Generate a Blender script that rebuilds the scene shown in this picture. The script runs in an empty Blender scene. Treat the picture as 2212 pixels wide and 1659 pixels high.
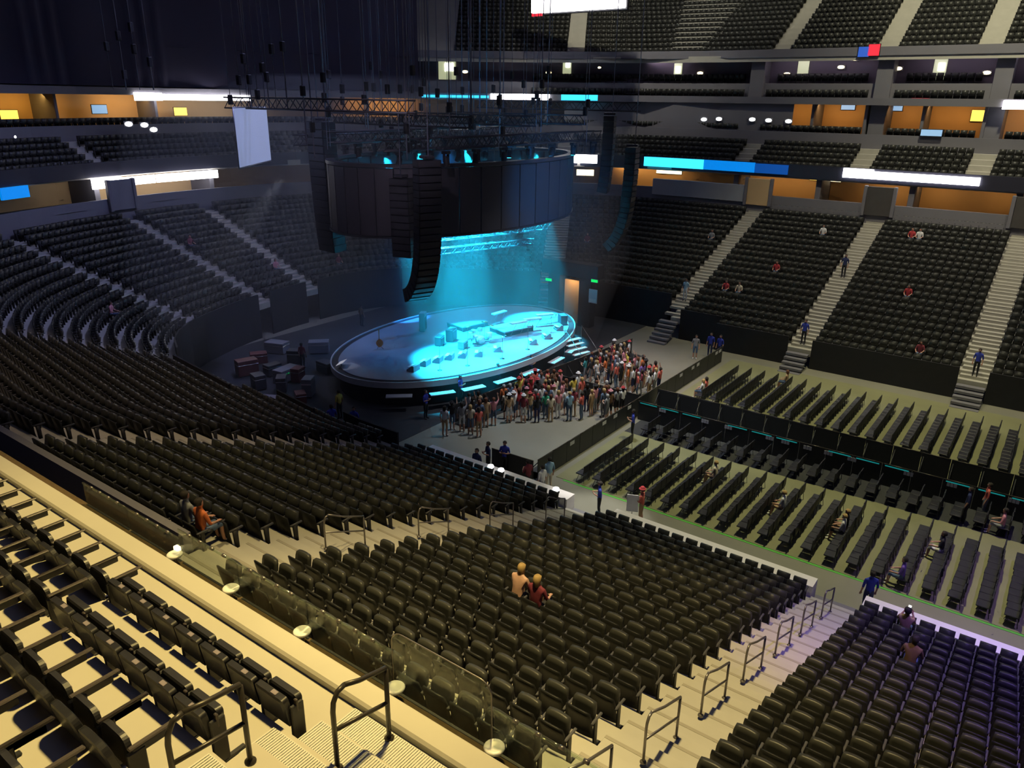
import bpy, math, random
import numpy as np
from mathutils import Matrix, Vector
random.seed(11)
rng = np.random.default_rng(11)
sc = bpy.context.scene
col = sc.collection
R = math.radians

# ------------------------------------------------------------------ camera
FW, FH, FP = 2212.0, 1659.0, 1655.0
def _calib():
    cx, cy = FW / 2, FH / 2
    v1 = np.array([-1310.0, 180.0]); x2 = 2400.0
    for _ in range(60):
        y2 = 180 + .014 * (x2 + 1310)
        x2 = cx + (FP * FP + (180 - cy) * (y2 - cy)) / (cx + 1310)
    d = lambda p: np.array([p[0] - cx, p[1] - cy, FP]) / np.linalg.norm([p[0] - cx, p[1] - cy, FP])
    X = -d(v1); Y = d((x2, y2)); Z = np.cross(X, Y)
    return np.array([X, Y, Z])
RW = _calib()
EYE = np.array([0.0, 0.0, 17.0])
cam = bpy.data.cameras.new('camera'); camo = bpy.data.objects.new('camera', cam); col.objects.link(camo)
cam.sensor_width = 36; cam.lens = FP / FW * 36; cam.clip_end = 400
M = Matrix.Identity(4)
for i in range(3):
    M[i][0] = RW[i, 0]; M[i][1] = -RW[i, 1]; M[i][2] = -RW[i, 2]; M[i][3] = EYE[i]
camo.matrix_world = M
sc.camera = camo
def at(px, py, x=None, y=None, z=None):
    r = RW @ np.array([px - FW / 2, py - FH / 2, FP])
    if z is not None: t = (z - EYE[2]) / r[2]
    elif y is not None: t = (y - EYE[1]) / r[1]
    else: t = (x - EYE[0]) / r[0]
    return EYE + t * r
def proj(P):
    c = (np.asarray(P, float) - EYE) @ RW
    return FW / 2 + FP * c[..., 0] / c[..., 2], FH / 2 + FP * c[..., 1] / c[..., 2], c[..., 2]

# ------------------------------------------------------------------ world, exposure, lights
w = bpy.data.worlds.new('dark_hall'); sc.world = w; w.use_nodes = True
bg = w.node_tree.nodes['Background']; bg.inputs[0].default_value = (0.22, 0.24, 0.50, 1); bg.inputs[1].default_value = 0.085
sc.view_settings.view_transform = 'Standard'; sc.view_settings.look = 'None'
sc.view_settings.exposure = 0.0; sc.view_settings.gamma = 1.0; sc.view_settings.use_curve_mapping = False
sc.cycles.max_bounces = 4; sc.cycles.diffuse_bounces = 1; sc.cycles.glossy_bounces = 2
sc.cycles.transparent_max_bounces = 10; sc.cycles.transmission_bounces = 4; sc.cycles.volume_bounces = 0
sc.cycles.sample_clamp_indirect = 4.0; sc.cycles.use_adaptive_sampling = True; sc.cycles.adaptive_threshold = .08; sc.cycles.adaptive_min_samples = 12; sc.cycles.use_denoising = True
sc.cycles.caustics_reflective = False; sc.cycles.caustics_refractive = False
def area(name, loc, aim, size, power, color, sy=None):
    l = bpy.data.lights.new(name, 'AREA'); l.energy = power; l.color = color; l.size = size
    if sy: l.shape = 'RECTANGLE'; l.size_y = sy
    o = bpy.data.objects.new(name, l); col.objects.link(o); o.location = loc
    o.rotation_euler = (Vector(aim) - Vector(loc)).to_track_quat('-Z', 'Y').to_euler(); return o
def spot(name, loc, aim, power, color, deg, blend=.3, rad=.15):
    l = bpy.data.lights.new(name, 'SPOT'); l.energy = power; l.color = color; l.spot_size = R(deg); l.spot_blend = blend; l.shadow_soft_size = rad
    o = bpy.data.objects.new(name, l); col.objects.link(o); o.location = loc
    o.rotation_euler = (Vector(aim) - Vector(loc)).to_track_quat('-Z', 'Y').to_euler(); return o
WARM = (1.0, .76, .30); WARM2 = (1.0, .86, .54)
area('ambient_fill_blue', (-22, 38, 46.5), (-22, 38, 0), 80, 3600, (.50, .54, 1.0))  # added ambient fill, no such lamp hangs under the ceiling
spot('house_lamp_club', (-7, 9.5, 27), (-9.0, 2.5, 10.6), 18000, (1.0, .74, .25), 58, .8, .5)
spot('house_lamp_near_bowl', (-6, 10, 33), (-6, 12, 5), 38000, WARM, 40, .9, .6)
spot('house_lamp_near_bowl_b', (-17, 11, 33), (-17, 12, 4), 15000, WARM, 40, .9, .6)
spot('house_lamp_corner', (-31, 12, 33), (-33, 13, 5), 11000, (1, .72, .46), 46, .9, .6)
spot('house_lamp_floor', (-5, 36, 40), (-5, 37, 0), 40000, (.97, .90, .48), 62, .9, .8)
spot('house_lamp_far_bowl', (-12, 50, 40), (-12, 62, 4), 27000, (1, .90, .60), 62, .9, .8)
spot('house_lamp_far_bowl_b', (3, 54, 40), (2, 64, 4), 18000, (1, .90, .64), 60, .9, .8)
spot('house_lamp_upper_bowl', (-6, 60, 44), (-6, 84, 26), 42000, (1.0, .93, .62), 95, .9, .8)
spot('house_lamp_upper_bowl_b', (-34, 58, 44), (-42, 82, 25), 26000, (1.0, .94, .72), 70, .9, .8)
spot('end_stand_blue_fill', (-30, 34, 43), (-52, 26, 6), 26000, (.44, .48, 1.0), 56, .7, 1.0)  # added bluish fill for the end stands, not a house lamp
spot('purple_wash', (4, 20, 25), (1.2, 19, 2.0), 17000, (.30, .16, 1.0), 40, .9, .4)
spot('purple_wash_b', (6, 30, 26), (3.0, 29, 0), 11000, (.42, .25, 1.0), 36, .9, .4)
spot('stair_foot_lamp', (-13.6, 27.4, 8), (-14.2, 25.6, 0), 2200, (1, .97, .9), 40, .7, .1)
spot('corner_stair_lamp', (-35, 27, 13), (-41.2, 21.2, 2.5), 2600, (.86, .86, 1.0), 26, .8, .2)
spot('pit_work_light', (-20, 34, 22), (-20.5, 37, 0), 9500, (.84, .88, 1.0), 66, .8, .5)
spot('crowd_work_light', (-19, 43, 20), (-22.5, 42, 1), 6000, (1, .74, .64), 52, .8, .5)

# ------------------------------------------------------------------ materials
def mat(name, c, rough=.7, var=.12, scale=6.0, metal=0.0, emit=None, es=0.0, bump=0.0, spec=.5, coat=0.0):
    m = bpy.data.materials.new(name); m.use_nodes = True
    nt = m.node_tree; b = nt.nodes['Principled BSDF']
    b.inputs['Roughness'].default_value = rough; b.inputs['Metallic'].default_value = metal
    b.inputs['Specular IOR Level'].default_value = spec; b.inputs['Coat Weight'].default_value = coat
    c4 = (c[0], c[1], c[2], 1)
    if var > 0:
        tc = nt.nodes.new('ShaderNodeTexCoord'); n = nt.nodes.new('ShaderNodeTexNoise')
        n.inputs['Scale'].default_value = scale; n.inputs['Detail'].default_value = 4
        nt.links.new(tc.outputs['Object'], n.inputs['Vector'])
        mx = nt.nodes.new('ShaderNodeMix'); mx.data_type = 'RGBA'
        mx.inputs[6].default_value = tuple(v * (1 - var) for v in c) + (1,)
        mx.inputs[7].default_value = tuple(min(1, v * (1 + var)) for v in c) + (1,)
        nt.links.new(n.outputs['Fac'], mx.inputs[0]); nt.links.new(mx.outputs[2], b.inputs['Base Color'])
        if bump > 0:
            bp = nt.nodes.new('ShaderNodeBump'); bp.inputs['Strength'].default_value = bump; bp.inputs['Distance'].default_value = .02
            nt.links.new(n.outputs['Fac'], bp.inputs['Height']); nt.links.new(bp.outputs['Normal'], b.inputs['Normal'])
    else:
        b.inputs['Base Color'].default_value = c4
    if emit:
        b.inputs['Emission Color'].default_value = (emit[0], emit[1], emit[2], 1); b.inputs['Emission Strength'].default_value = es
    return m
MT = {}
MT['floor'] = mat('arena_floor', (.21, .205, .165), .55, .22, .35, bump=.05)
MT['dark_floor'] = mat('dark_carpet_and_shade', (.035, .037, .042), .9, .2, 3)
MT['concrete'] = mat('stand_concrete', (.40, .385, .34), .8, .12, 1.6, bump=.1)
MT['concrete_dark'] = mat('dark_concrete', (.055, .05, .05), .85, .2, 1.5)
MT['ledge'] = mat('club_ledge_concrete', (.52, .49, .42), .75, .07, 1.2, bump=.08)
MT['shelf'] = mat('brown_shelf_carpet', (.10, .066, .03), .95, .35, 14)
MT['whitewall'] = mat('white_wall_paint', (.84, .80, .80), .5, .05, 2)
MT['greywall'] = mat('grey_wall_paint', (.16, .155, .18), .7, .1, .6)
MT['purplewall'] = mat('plum_wall_paint', (.12, .10, .13), .8, .1, .6)
MT['blackwall'] = mat('black_drape', (.014, .014, .018), .9, .3, 2)
MT['curtain'] = mat('navy_curtain', (.030, .026, .055), .95, .15, .25)
MT['suitewall'] = mat('suite_wall_tan', (.60, .40, .20), .7, .15, .4)
MT['ceiling'] = mat('ceiling_black', (.02, .02, .025), .9, .1, .5)
MT['seat_back'] = mat('seat_back_plastic', (.011, .0115, .0115), .5, .1, 5, spec=.25)
MT['seat_pan'] = mat('seat_pan_plastic', (.034, .035, .032), .40, .1, 5, spec=.3)
MT['seat_arm'] = mat('seat_arm_plastic', (.07, .07, .08), .42, .05, 5, spec=.3)
MT['seat_metal'] = mat('seat_standard_metal', (.05, .05, .05), .5, .05, 5, metal=.6)
MT['club_pad'] = mat('club_seat_vinyl', (.020, .020, .022), .42, .2, 9, bump=.1)
MT['club_arm'] = mat('club_armrest', (.065, .052, .046), .45, .08, 8)
MT['club_shell'] = mat('club_seat_shell', (.075, .034, .028), .5, .1, 6)
MT['led_pale'] = mat('screen_pale_blue', (.2, .3, .4), .5, 0, emit=(.30, .52, .80), es=.8)
MT['step_shade'] = mat('step_shade_strip', (.29, .27, .225), .8, .1, 3)  # darker tone for step edges, stair shading put into colour
MT['olive'] = mat('olive_floor_patch', (.215, .215, .115), .6, .25, .5, bump=.05)
MT['plate'] = mat('number_plate', (.42, .36, .36), .35, .05, 20, metal=.4)
MT['chair'] = mat('floor_chair_vinyl', (.016, .016, .022), .5, .15, 5)
MT['chair_metal'] = mat('floor_chair_frame', (.04, .04, .045), .4, .05, 5, metal=.8)
MT['rail'] = mat('handrail_paint', (.055, .048, .038), .38, .15, 8, metal=.3)
MT['steelrail'] = mat('steel_rail', (.25, .23, .22), .35, .08, 8, metal=.7)
MT['mat_white'] = mat('ribbed_step_mat', (.66, .66, .60), .7, .05, 4)
MT['green'] = mat('green_tape', (.10, .42, .06), .6, .08, 3)
MT['teal'] = mat('teal_led', (.0, .1, .1), .5, 0, emit=(.02, .55, .55), es=.30)
MT['barrier'] = mat('black_barricade', (.022, .024, .027), .5, .15, 3)
MT['sign'] = mat('white_card', (.62, .62, .66), .6, .04, 6)
MT['deck'] = mat('stage_deck', (.25, .26, .31), .45, .1, 1.2)
MT['deck_edge'] = mat('stage_edge_black', (.02, .02, .024), .5, .1, 3)
MT['led_edge'] = mat('stage_edge_strip', (.45, .47, .5), .4, 0)
MT['screen_black'] = mat('led_screen_black', (.040, .036, .044), .55, .08, 3)
MT['rig'] = mat('rig_black', (.014, .014, .018), .55, .2, 3)
MT['truss'] = mat('truss_aluminium', (.32, .33, .36), .4, .1, 4, metal=.7)
MT['truss_dark'] = mat('truss_painted_black', (.028, .027, .033), .5, .1, 4)
MT['pa'] = mat('speaker_black', (.016, .015, .018), .5, .1, 6)
MT['grille'] = mat('speaker_grille', (.035, .034, .040), .55, .25, 40)
MT['cable'] = mat('rigging_steel', (.26, .26, .34), .6, .05, 5)
MT['chrome'] = mat('chrome', (.7, .7, .72), .2, 0, metal=1.0)
MT['white_gear'] = mat('white_gear', (.75, .76, .78), .4, .05, 4)
MT['drumskin'] = mat('drum_shell_white', (.82, .82, .80), .35, .04, 6)
MT['cymbal'] = mat('cymbal_brass', (.65, .5, .22), .3, .1, 12, metal=.8)
MT['wood'] = mat('orange_wood', (.50, .22, .07), .45, .2, 6)
MT['case'] = mat('flight_case', (.06, .06, .07), .5, .15, 4)
MT['case_grey'] = mat('grey_case', (.22, .22, .25), .5, .12, 4)
MT['case_red'] = mat('dark_red_case', (.16, .04, .04), .5, .12, 4)
MT['carpet_red'] = mat('grey_striped_rug', (.30, .27, .28), .9, .2, 8)
MT['led_white'] = mat('led_board_white', (.8, .8, .8), .5, 0, emit=(1.0, .97, 1.0), es=9.0)
MT['led_blue'] = mat('led_board_blue', (.02, .1, .3), .5, 0, emit=(.0, .30, 1.0), es=.75)
MT['led_cyan'] = mat('led_board_cyan', (.02, .2, .3), .5, 0, emit=(.04, .62, 1.0), es=1.7)
MT['led_deep'] = mat('led_board_deep_blue', (.02, .05, .2), .5, 0, emit=(.0, .11, .55), es=.5)
MT['led_off'] = mat('led_board_off', (.025, .025, .04), .4, .05, 2)
MT['lamp_warm'] = mat('lamp_warm', (.8, .7, .5), .5, 0, emit=(1, .83, .48), es=3.0)
MT['lamp_amber'] = mat('lamp_amber', (.8, .5, .1), .5, 0, emit=(1, .62, .10), es=1.6)
MT['lamp_white'] = mat('lamp_white', (.8, .8, .8), .5, 0, emit=(1, 1, .96), es=3.2)
MT['lamp_green'] = mat('exit_green', (.0, .3, .05), .5, 0, emit=(.0, 1, .12), es=.9)
MT['lamp_red'] = mat('sign_red', (.4, .02, .02), .5, 0, emit=(1, .03, .06), es=.9)
MT['lamp_blue'] = mat('sign_blue', (.05, .1, .4), .5, 0, emit=(.02, .12, .65), es=.6)
MT['lamp_cyan'] = mat('beam_lens_cyan', (.0, .5, .7), .5, 0, emit=(.05, .85, 1.0), es=4.0)
MT['doorlight'] = mat('lit_doorway', (.72, .76, .58), .7, 0, emit=(.66, .70, .40), es=.55)
MT['skyscreen'] = mat('video_screen_grey_blue', (.3, .35, .45), .4, 0, emit=(.30, .36, .60), es=.62)
MT['cardw'] = mat('white_sheet', (.85, .85, .85), .6, .02, 6)
MT['yellow'] = mat('yellow_card', (.75, .75, .12), .6, .05, 6)
def glass_mat():
    m = bpy.data.materials.new('rail_glass'); m.use_nodes = True; nt = m.node_tree; nt.nodes.clear()
    o = nt.nodes.new('ShaderNodeOutputMaterial'); t = nt.nodes.new('ShaderNodeBsdfTransparent'); g = nt.nodes.new('ShaderNodeBsdfGlossy')
    d = nt.nodes.new('ShaderNodeBsdfDiffuse'); d.inputs[0].default_value = (.55, .58, .5, 1)
    nz = nt.nodes.new('ShaderNodeTexNoise'); nz.inputs['Scale'].default_value = 1.6
    rp = nt.nodes.new('ShaderNodeMapRange'); rp.inputs[1].default_value = .35; rp.inputs[2].default_value = .8; rp.inputs[3].default_value = .03; rp.inputs[4].default_value = .15
    t.inputs[0].default_value = (.86, .90, .84, 1); g.inputs['Roughness'].default_value = .06
    lw = nt.nodes.new('ShaderNodeLayerWeight'); lw.inputs[0].default_value = .5; pw = nt.nodes.new('ShaderNodeMath'); pw.operation = 'POWER'; pw.inputs[1].default_value = 4.0; nt.links.new(lw.outputs['Facing'], pw.inputs[0]); fr = nt.nodes.new('ShaderNodeMath'); fr.operation = 'MULTIPLY_ADD'; fr.inputs[1].default_value = .5; fr.inputs[2].default_value = .03; nt.links.new(pw.outputs[0], fr.inputs[0])
    a = nt.nodes.new('ShaderNodeMixShader'); b = nt.nodes.new('ShaderNodeMixShader')
    nt.links.new(nz.outputs['Fac'], rp.inputs[0]); nt.links.new(rp.outputs[0], a.inputs[0])
    nt.links.new(t.outputs[0], a.inputs[1]); nt.links.new(d.outputs[0], a.inputs[2])
    nt.links.new(fr.outputs[0], b.inputs[0]); nt.links.new(a.outputs[0], b.inputs[1]); nt.links.new(g.outputs[0], b.inputs[2])
    nt.links.new(b.outputs[0], o.inputs[0]); return m
MT['glass'] = glass_mat()

# ------------------------------------------------------------------ mesh helpers
class MB:
    def __init__(s): s.v = []; s.f = []; s.m = []; s.sm = []
    def add(s, vs, fs, mi=0, M=None, smooth=False):
        o = len(s.v)
        if M is not None: vs = [tuple(M @ Vector(p)) for p in vs]
        s.v += [tuple(p) for p in vs]; s.f += [tuple(i + o for i in f) for f in fs]
        s.m += [mi] * len(fs); s.sm += [smooth] * len(fs); return s
    def box(s, c, d, M=None, mi=0):
        x, y, z = d[0] / 2, d[1] / 2, d[2] / 2
        vs = [(c[0] + i * x, c[1] + j * y, c[2] + k * z) for i in (-1, 1) for j in (-1, 1) for k in (-1, 1)]
        return s.add(vs, [(0, 1, 3, 2), (4, 6, 7, 5), (0, 4, 5, 1), (2, 3, 7, 6), (0, 2, 6, 4), (1, 5, 7, 3)], mi, M)
    def cbox(s, c, d, b=.01, M=None, mi=0):      # box with chamfered edges
        h = [d[0] / 2, d[1] / 2, d[2] / 2]; vs = []; idx = {}
        for i in (-1, 1):
            for j in (-1, 1):
                for k in (-1, 1):
                    for a in range(3):
                        p = [i * (h[0] - b), j * (h[1] - b), k * (h[2] - b)]
                        p[a] = (i, j, k)[a] * h[a]
                        idx[(i, j, k, a)] = len(vs); vs.append((c[0] + p[0], c[1] + p[1], c[2] + p[2]))
        fs = []
        for a in range(3):
            o1, o2 = [q for q in range(3) if q != a]
            for sg in (-1, 1):
                q = []
                for u, v in ((-1, -1), (1, -1), (1, 1), (-1, 1)):
                    t = [0, 0, 0]; t[a] = sg; t[o1] = u; t[o2] = v; q.append(idx[(t[0], t[1], t[2], a)])
                fs.append(tuple(q) if (sg > 0) ^ (a == 1) else tuple(q[::-1]))
            for u in (-1, 1):
                for v in (-1, 1):
                    t0 = [0, 0, 0]; t1 = [0, 0, 0]; t0[a] = -1; t1[a] = 1
                    t0[o1] = t1[o1] = u; t0[o2] = t1[o2] = v
                    fs.append((idx[(*t0, o1)], idx[(*t1, o1)], idx[(*t1, o2)], idx[(*t0, o2)]))
        for i in (-1, 1):
            for j in (-1, 1):
                for k in (-1, 1): fs.append((idx[(i, j, k, 0)], idx[(i, j, k, 1)], idx[(i, j, k, 2)]))
        return s.add(vs, fs, mi, M)
    def tube(s, pts, r, n=8, mi=0, M=None, cap=True):
        pts = [Vector(p) for p in pts]; rr = r if isinstance(r, (list, tuple)) else [r] * len(pts)
        vs = []; up = None
        for i, p in enumerate(pts):
            t = (pts[min(i + 1, len(pts) - 1)] - pts[max(i - 1, 0)]).normalized()
            if up is None: up = t.orthogonal().normalized()
            else: up = (up - t * up.dot(t)).normalized()
            q = t.cross(up)
            for k in range(n):
                a = 2 * math.pi * k / n; vs.append(p + (up * math.cos(a) + q * math.sin(a)) * rr[i])
        fs = [(i * n + k, i * n + (k + 1) % n, (i + 1) * n + (k + 1) % n, (i + 1) * n + k) for i in range(len(pts) - 1) for k in range(n)]
        if cap: fs += [tuple(range(n))[::-1], tuple((len(pts) - 1) * n + k for k in range(n))]
        return s.add(vs, fs, mi, M, True)
    def lathe(s, prof, n=16, mi=0, M=None, sx=1.0, sy=1.0, smooth=True):
        vs = [(r * math.cos(2 * math.pi * k / n) * sx, r * math.sin(2 * math.pi * k / n) * sy, z) for r, z in prof for k in range(n)]
        fs = [(i * n + k, i * n + (k + 1) % n, (i + 1) * n + (k + 1) % n, (i + 1) * n + k) for i in range(len(prof) - 1) for k in range(n)]
        fs += [tuple(range(n))[::-1], tuple((len(prof) - 1) * n + k for k in range(n))]
        return s.add(vs, fs, mi, M, smooth)
    def prism(s, poly, z0, z1, mi=0, M=None):
        n = len(poly); vs = [(x, y, z0) for x, y in poly] + [(x, y, z1) for x, y in poly]
        fs = [(k, (k + 1) % n, n + (k + 1) % n, n + k) for k in range(n)] + [tuple(range(n))[::-1], tuple(range(n, 2 * n))]
        return s.add(vs, fs, mi, M)
    def mesh(s, name, mats):
        me = bpy.data.meshes.new(name); me.from_pydata(s.v, [], s.f)
        for m in mats: me.materials.append(m)
        me.polygons.foreach_set('material_index', s.m); me.polygons.foreach_set('use_smooth', s.sm); me.update(); return me
    def build(s, name, mats, parent=None):
        if not isinstance(mats, (list, tuple)): mats = [mats]
        return link(name, s.mesh(name, mats), parent)
def link(name, me, parent=None, Mx=None):
    o = bpy.data.objects.new(name, me); col.objects.link(o)
    if parent is not None: o.parent = parent
    if Mx is not None: o.matrix_local = Mx
    return o
def empty(name, loc=(0, 0, 0), rz=0.0, parent=None):
    o = bpy.data.objects.new(name, None); o.empty_display_size = .1; col.objects.link(o); o.location = loc; o.rotation_euler[2] = rz
    if parent is not None: o.parent = parent
    return o
def tag(o, label=None, cat=None, group=None, kind=None):
    if label: o['label'] = label
    if cat: o['category'] = cat
    if group: o['group'] = group
    if kind: o['kind'] = kind
    return o
def T(x, y, z, rz=0.0, rx=0.0): return Matrix.Translation((x, y, z)) @ Matrix.Rotation(rz, 4, 'Z') @ Matrix.Rotation(rx, 4, 'X')
def copy_thing(src, loc, rz, label=None, group=None, rot=None):
    r = src.copy(); col.objects.link(r); r.location = loc; r.rotation_euler = rot if rot else (0, 0, rz)
    if label: r['label'] = label
    if group: r['group'] = group
    for ch in list(src.children):
        c = ch.copy(); col.objects.link(c); c.parent = r
        for g in list(ch.children):
            d = g.copy(); col.objects.link(d); d.parent = c
    return r
ORD = lambda n: str(n) + ('th' if 10 <= n % 100 <= 20 else {1: 'st', 2: 'nd', 3: 'rd'}.get(n % 10, 'th'))

# ------------------------------------------------------------------ the bowl: a path round the floor edge, tiers offset outward from it
SEG = [('s', 180, 42.5), ('a', 180, 172, 3.0), ('s', 172, 11.1), ('a', 172, 112, 5.0), ('s', 112, 3.0), ('a', 112, 100, 5.0),
       ('s', 100, 4.0), ('a', 100, 90, 5.0), ('s', 90, 0.0), ('a', 90, 30, 5.0), ('s', 30, 10.5), ('a', 30, 0, 3.0), ('s', 0, 47.0)]
def make_path():
    P = np.array([16.0, 24.6]); pts = [P.copy()]; phi = [180.0]
    for g in SEG:
        if g[0] == 's':
            L = g[2]
            if g[1] == 90: L = max(.2, 41.3 - P[1])
            n = max(1, int(L / .25)); st = L / n; a = R(g[1])
            for _ in range(n): P = P + st * np.array([math.cos(a), math.sin(a)]); pts.append(P.copy()); phi.append(g[1])
        else:
            n = max(4, int(abs(g[2] - g[1]) / 2)); L = abs(R(g[2] - g[1])) * g[3] / n
            for i in range(n):
                a = R(g[1] + (g[2] - g[1]) * (i + .5) / n); P = P + L * np.array([math.cos(a), math.sin(a)])
                pts.append(P.copy()); phi.append(g[1] + (g[2] - g[1]) * (i + 1) / n)
    pts = np.array(pts); phi = np.radians(np.array(phi))
    s = np.concatenate([[0], np.cumsum(np.linalg.norm(np.diff(pts, axis=0), axis=1))])
    return s, pts, phi
PS, PP, PH = make_path()
SEND = PS[-1]
def off(s, d):
    x = np.interp(s, PS, PP[:, 0]); y = np.interp(s, PS, PP[:, 1]); a = np.interp(s, PS, PH) + math.pi / 2
    return np.stack([x + d * np.cos(a), y + d * np.sin(a)], -1), a
def s_near(x): return 16.0 - x
i_far = np.argmax(PS > SEND - 46.9); FAR_Y = PP[-1, 1]
def s_far(x): return SEND - (PP[-1, 0] - x)
def s_phi(deg): return PS[np.argmax(np.degrees(PH) <= deg + 1e-6)]
Z0, SL, RUN, D0 = .8, .385, .84, .75
def row_z(k): return Z0 + SL * (D0 + RUN * (k + .5))
S_R, S_L, S_LL = s_near(-3.83), s_near(-13.5), s_near(-23.5)
S_K1, S_K2, S_K3, S_K4 = s_phi(166), s_phi(112) - .3, s_phi(100) + 1.6, s_phi(90) + 1.0
S_K5 = s_phi(30) + 9.6
S_F1, S_F2, S_F3 = s_far(-23.6), s_far(-13.6), s_far(-3.2)
AISLES = [(S_R, 1.6), (S_L, 2.0), (S_LL, 2.2), (S_K1, 1.3), (S_K2, 1.2), (S_K3, 1.3), (S_K4, 1.3), (S_K5, 1.9), (S_F1, 1.5), (S_F2, 1.5), (S_F3, 1.6)]
GS = [s_near(4.6), s_near(-24.0), S_K1, S_K2, S_K4, S_K5, S_F1, s_far(6.0)]   # group limits along the path
GN = ['near', 'near_corner', 'corner', 'end', 'far_corner', 'far_left', 'far']
def kmin(s):
    if s < S_LL: return 0
    if s < S_K1: return int(round(4.6 * min(1, max(0, (s - S_LL - 2.0) / 9.0))))
    if s < S_K5: return 4
    if s < S_F1: return 3
    if s < S_F1 + 4: return 1
    return 0
def kmax(s): return 18 if (S_L + 1 < s < S_K1) else (19 if s < S_F1 - 12 else 20)
def strip(mb, s0, s1, d0, z0, d1, z1, step=1.0, mi=0):
    n = max(2, int((s1 - s0) / step)); ss = np.linspace(s0, s1, n + 1)
    A, _ = off(ss, d0); B, _ = off(ss, d1)
    vs = [(p[0], p[1], z0) for p in A] + [(p[0], p[1], z1) for p in B]
    mb.add(vs, [(i, i + 1, n + 2 + i, n + 1 + i) for i in range(n)], mi); return mb
# floor and ceiling
fl = MB().box((-18, 38, -.15), (90, 80, .3)).build('floor', MT['floor']); tag(fl, kind='structure')
MB().box((0, 0, 0), (24.5, 4.6, .02)).build('carpet_strip', MT['dark_floor'], fl).location = (-5.4, 37.05, .012)
for yy, hh in ((31.35, 6.8), (44.9, 11.2)): MB().box((0, 0, 0), (24.5, hh, .02)).build('floor_patch', MT['olive'], fl).location = (-5.4, yy, .012)  # thin olive patches on the floor under the chair blocks
MB().box((0, 0, 0), (20.5, 34, .02)).build('floor_patch', MT['dark_floor'], fl).location = (-36.6, 38, .010)  # dark sheet painting in the shade of the backstage floor
ce = MB().box((-18, 38, 47), (150, 150, .4)).build('ceiling', MT['ceiling']); tag(ce, kind='structure')
# terraces: each row of concrete is a tread of its own
treads = {}
for gi, gn in enumerate(GN):
    t = empty('terrace_' + gn); tag(t, kind='structure'); treads[gn] = t
    for k in range(21):
        s0, s1 = GS[gi], GS[gi + 1]
        ss = np.arange(s0, s1 + .01, .5); ok = [q for q in ss if kmin(q) <= k <= kmax(q)]
        if len(ok) < 2: continue
        s0, s1 = ok[0], (ok[-1] if ok[-1] < ss[-1] - .6 else GS[gi + 1]); d = D0 + RUN * k; z = row_z(k); m = MB()
        strip(m, s0, s1, d, z, d + RUN + .05, z, .8); strip(m, s0, s1, d, z - SL * RUN - .12, d, z, .8)
        m.build('tread', MT['concrete'], t)
# aisle steps: one half-height block on each row of each aisle
for ai, (sa, wd) in enumerate(AISLES):
    nm = ['near railed stairs', 'middle near stairs', 'left near stairs', 'near corner stairs', 'end corner stairs', 'first end stairs', 'second end stairs', 'far corner stairs', 'far left stairs', 'far middle stairs', 'far right stairs'][ai]
    t = empty('stairs_%d' % (ai + 1)); tag(t, kind='structure')
    me = None
    for k in range(kmin(sa), kmax(sa) + 1):
        d = D0 + RUN * k; p, a = off(np.array([sa]), d + .63); a = float(a[0])
        if me is None:
            me = MB().cbox((0, 0, -.08), (wd - .06, .44, .17), .012).box((0, .19, .008), (wd - .08, .07, .006), mi=1).mesh('step', [MT['concrete'], MT['step_shade']])  # thin strip at the step front paints in the shading between treads
            med = MB().cbox((0, 0, -.08), (wd - .06, .44, .17), .012).mesh('step', [MT['greywall']])
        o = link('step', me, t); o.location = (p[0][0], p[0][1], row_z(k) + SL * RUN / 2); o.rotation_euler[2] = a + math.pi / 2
        if k == kmin(sa) and not (3 <= ai <= 6):
            for q in range(1, int(row_z(k) / .25) + 1):
                p2, _ = off(np.array([sa]), d - .35 * q)
                o = link('step', med, t); o.location = (p2[0][0], p2[0][1], row_z(k) - .24 * q); o.rotation_euler[2] = a + math.pi / 2
# front walls
def wall_run(name, s0, s1, d, zt, mt, th=.14, zb=0.0, cap=None):
    m = MB(); strip(m, s0, s1, d, zb, d, zt); strip(m, s0, s1, d - th, zb, d - th, zt); strip(m, s0, s1, d - th, zt, d, zt)
    for s_ in (s0, s1):
        A, _ = off(np.array([s_, s_]), np.array([d - th, d]))
        m.add([(A[0][0], A[0][1], zb), (A[1][0], A[1][1], zb), (A[1][0], A[1][1], zt), (A[0][0], A[0][1], zt)], [(0, 1, 2, 3)])
    o = m.build(name, mt); tag(o, kind='structure'); return o
wall_run('wall_near_front_a', s_near(4.6), S_R - .78, .76, 1.62, MT['whitewall'], .62)
wall_run('wall_near_front_b', S_R + .8, S_L - 1.0, .76, 1.62, MT['whitewall'], .62)
wall_run('wall_near_front_c', S_L + 1.0, S_LL - 1.1, .76, 1.62, MT['whitewall'], .62)
for i, (a, b) in enumerate([(S_LL + .6, S_LL + 4.5), (S_LL + 4.5, S_LL + 8), (S_LL + 8, S_K1 - .6), (S_K1 + .6, S_K3 - .6), (S_K3 + .6, S_K4 - .6), (S_K4 + .6, S_K5 - 1), (S_K5 + 1, S_F1 - .8), (S_F1 + .8, S_F1 + 4), (S_F1 + 4, S_F2 - .8), (S_F2 + .8, S_F3 - .8), (S_F3 + .8, s_far(6))]):
    k = kmin((a + b) / 2)
    wall_run('wall_bowl_front_%d' % (i + 1), a, b, D0 + RUN * k + .02, row_z(k) + .75, MT['blackwall'], .1)
# black risers behind the cut-away front rows (backstage drape)
wall_run('wall_near_rear', S_L + 1.0, S_K1 + 1, 17.0, 7.85, MT['greywall'], .2, 6.6)
m = MB(); strip(m, s_near(4.6), s_near(-40), 16.6, 6.95, 21.5, 6.95, 2); o = m.build('floor_walkway', MT['concrete_dark']); tag(o, kind='structure')

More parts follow.
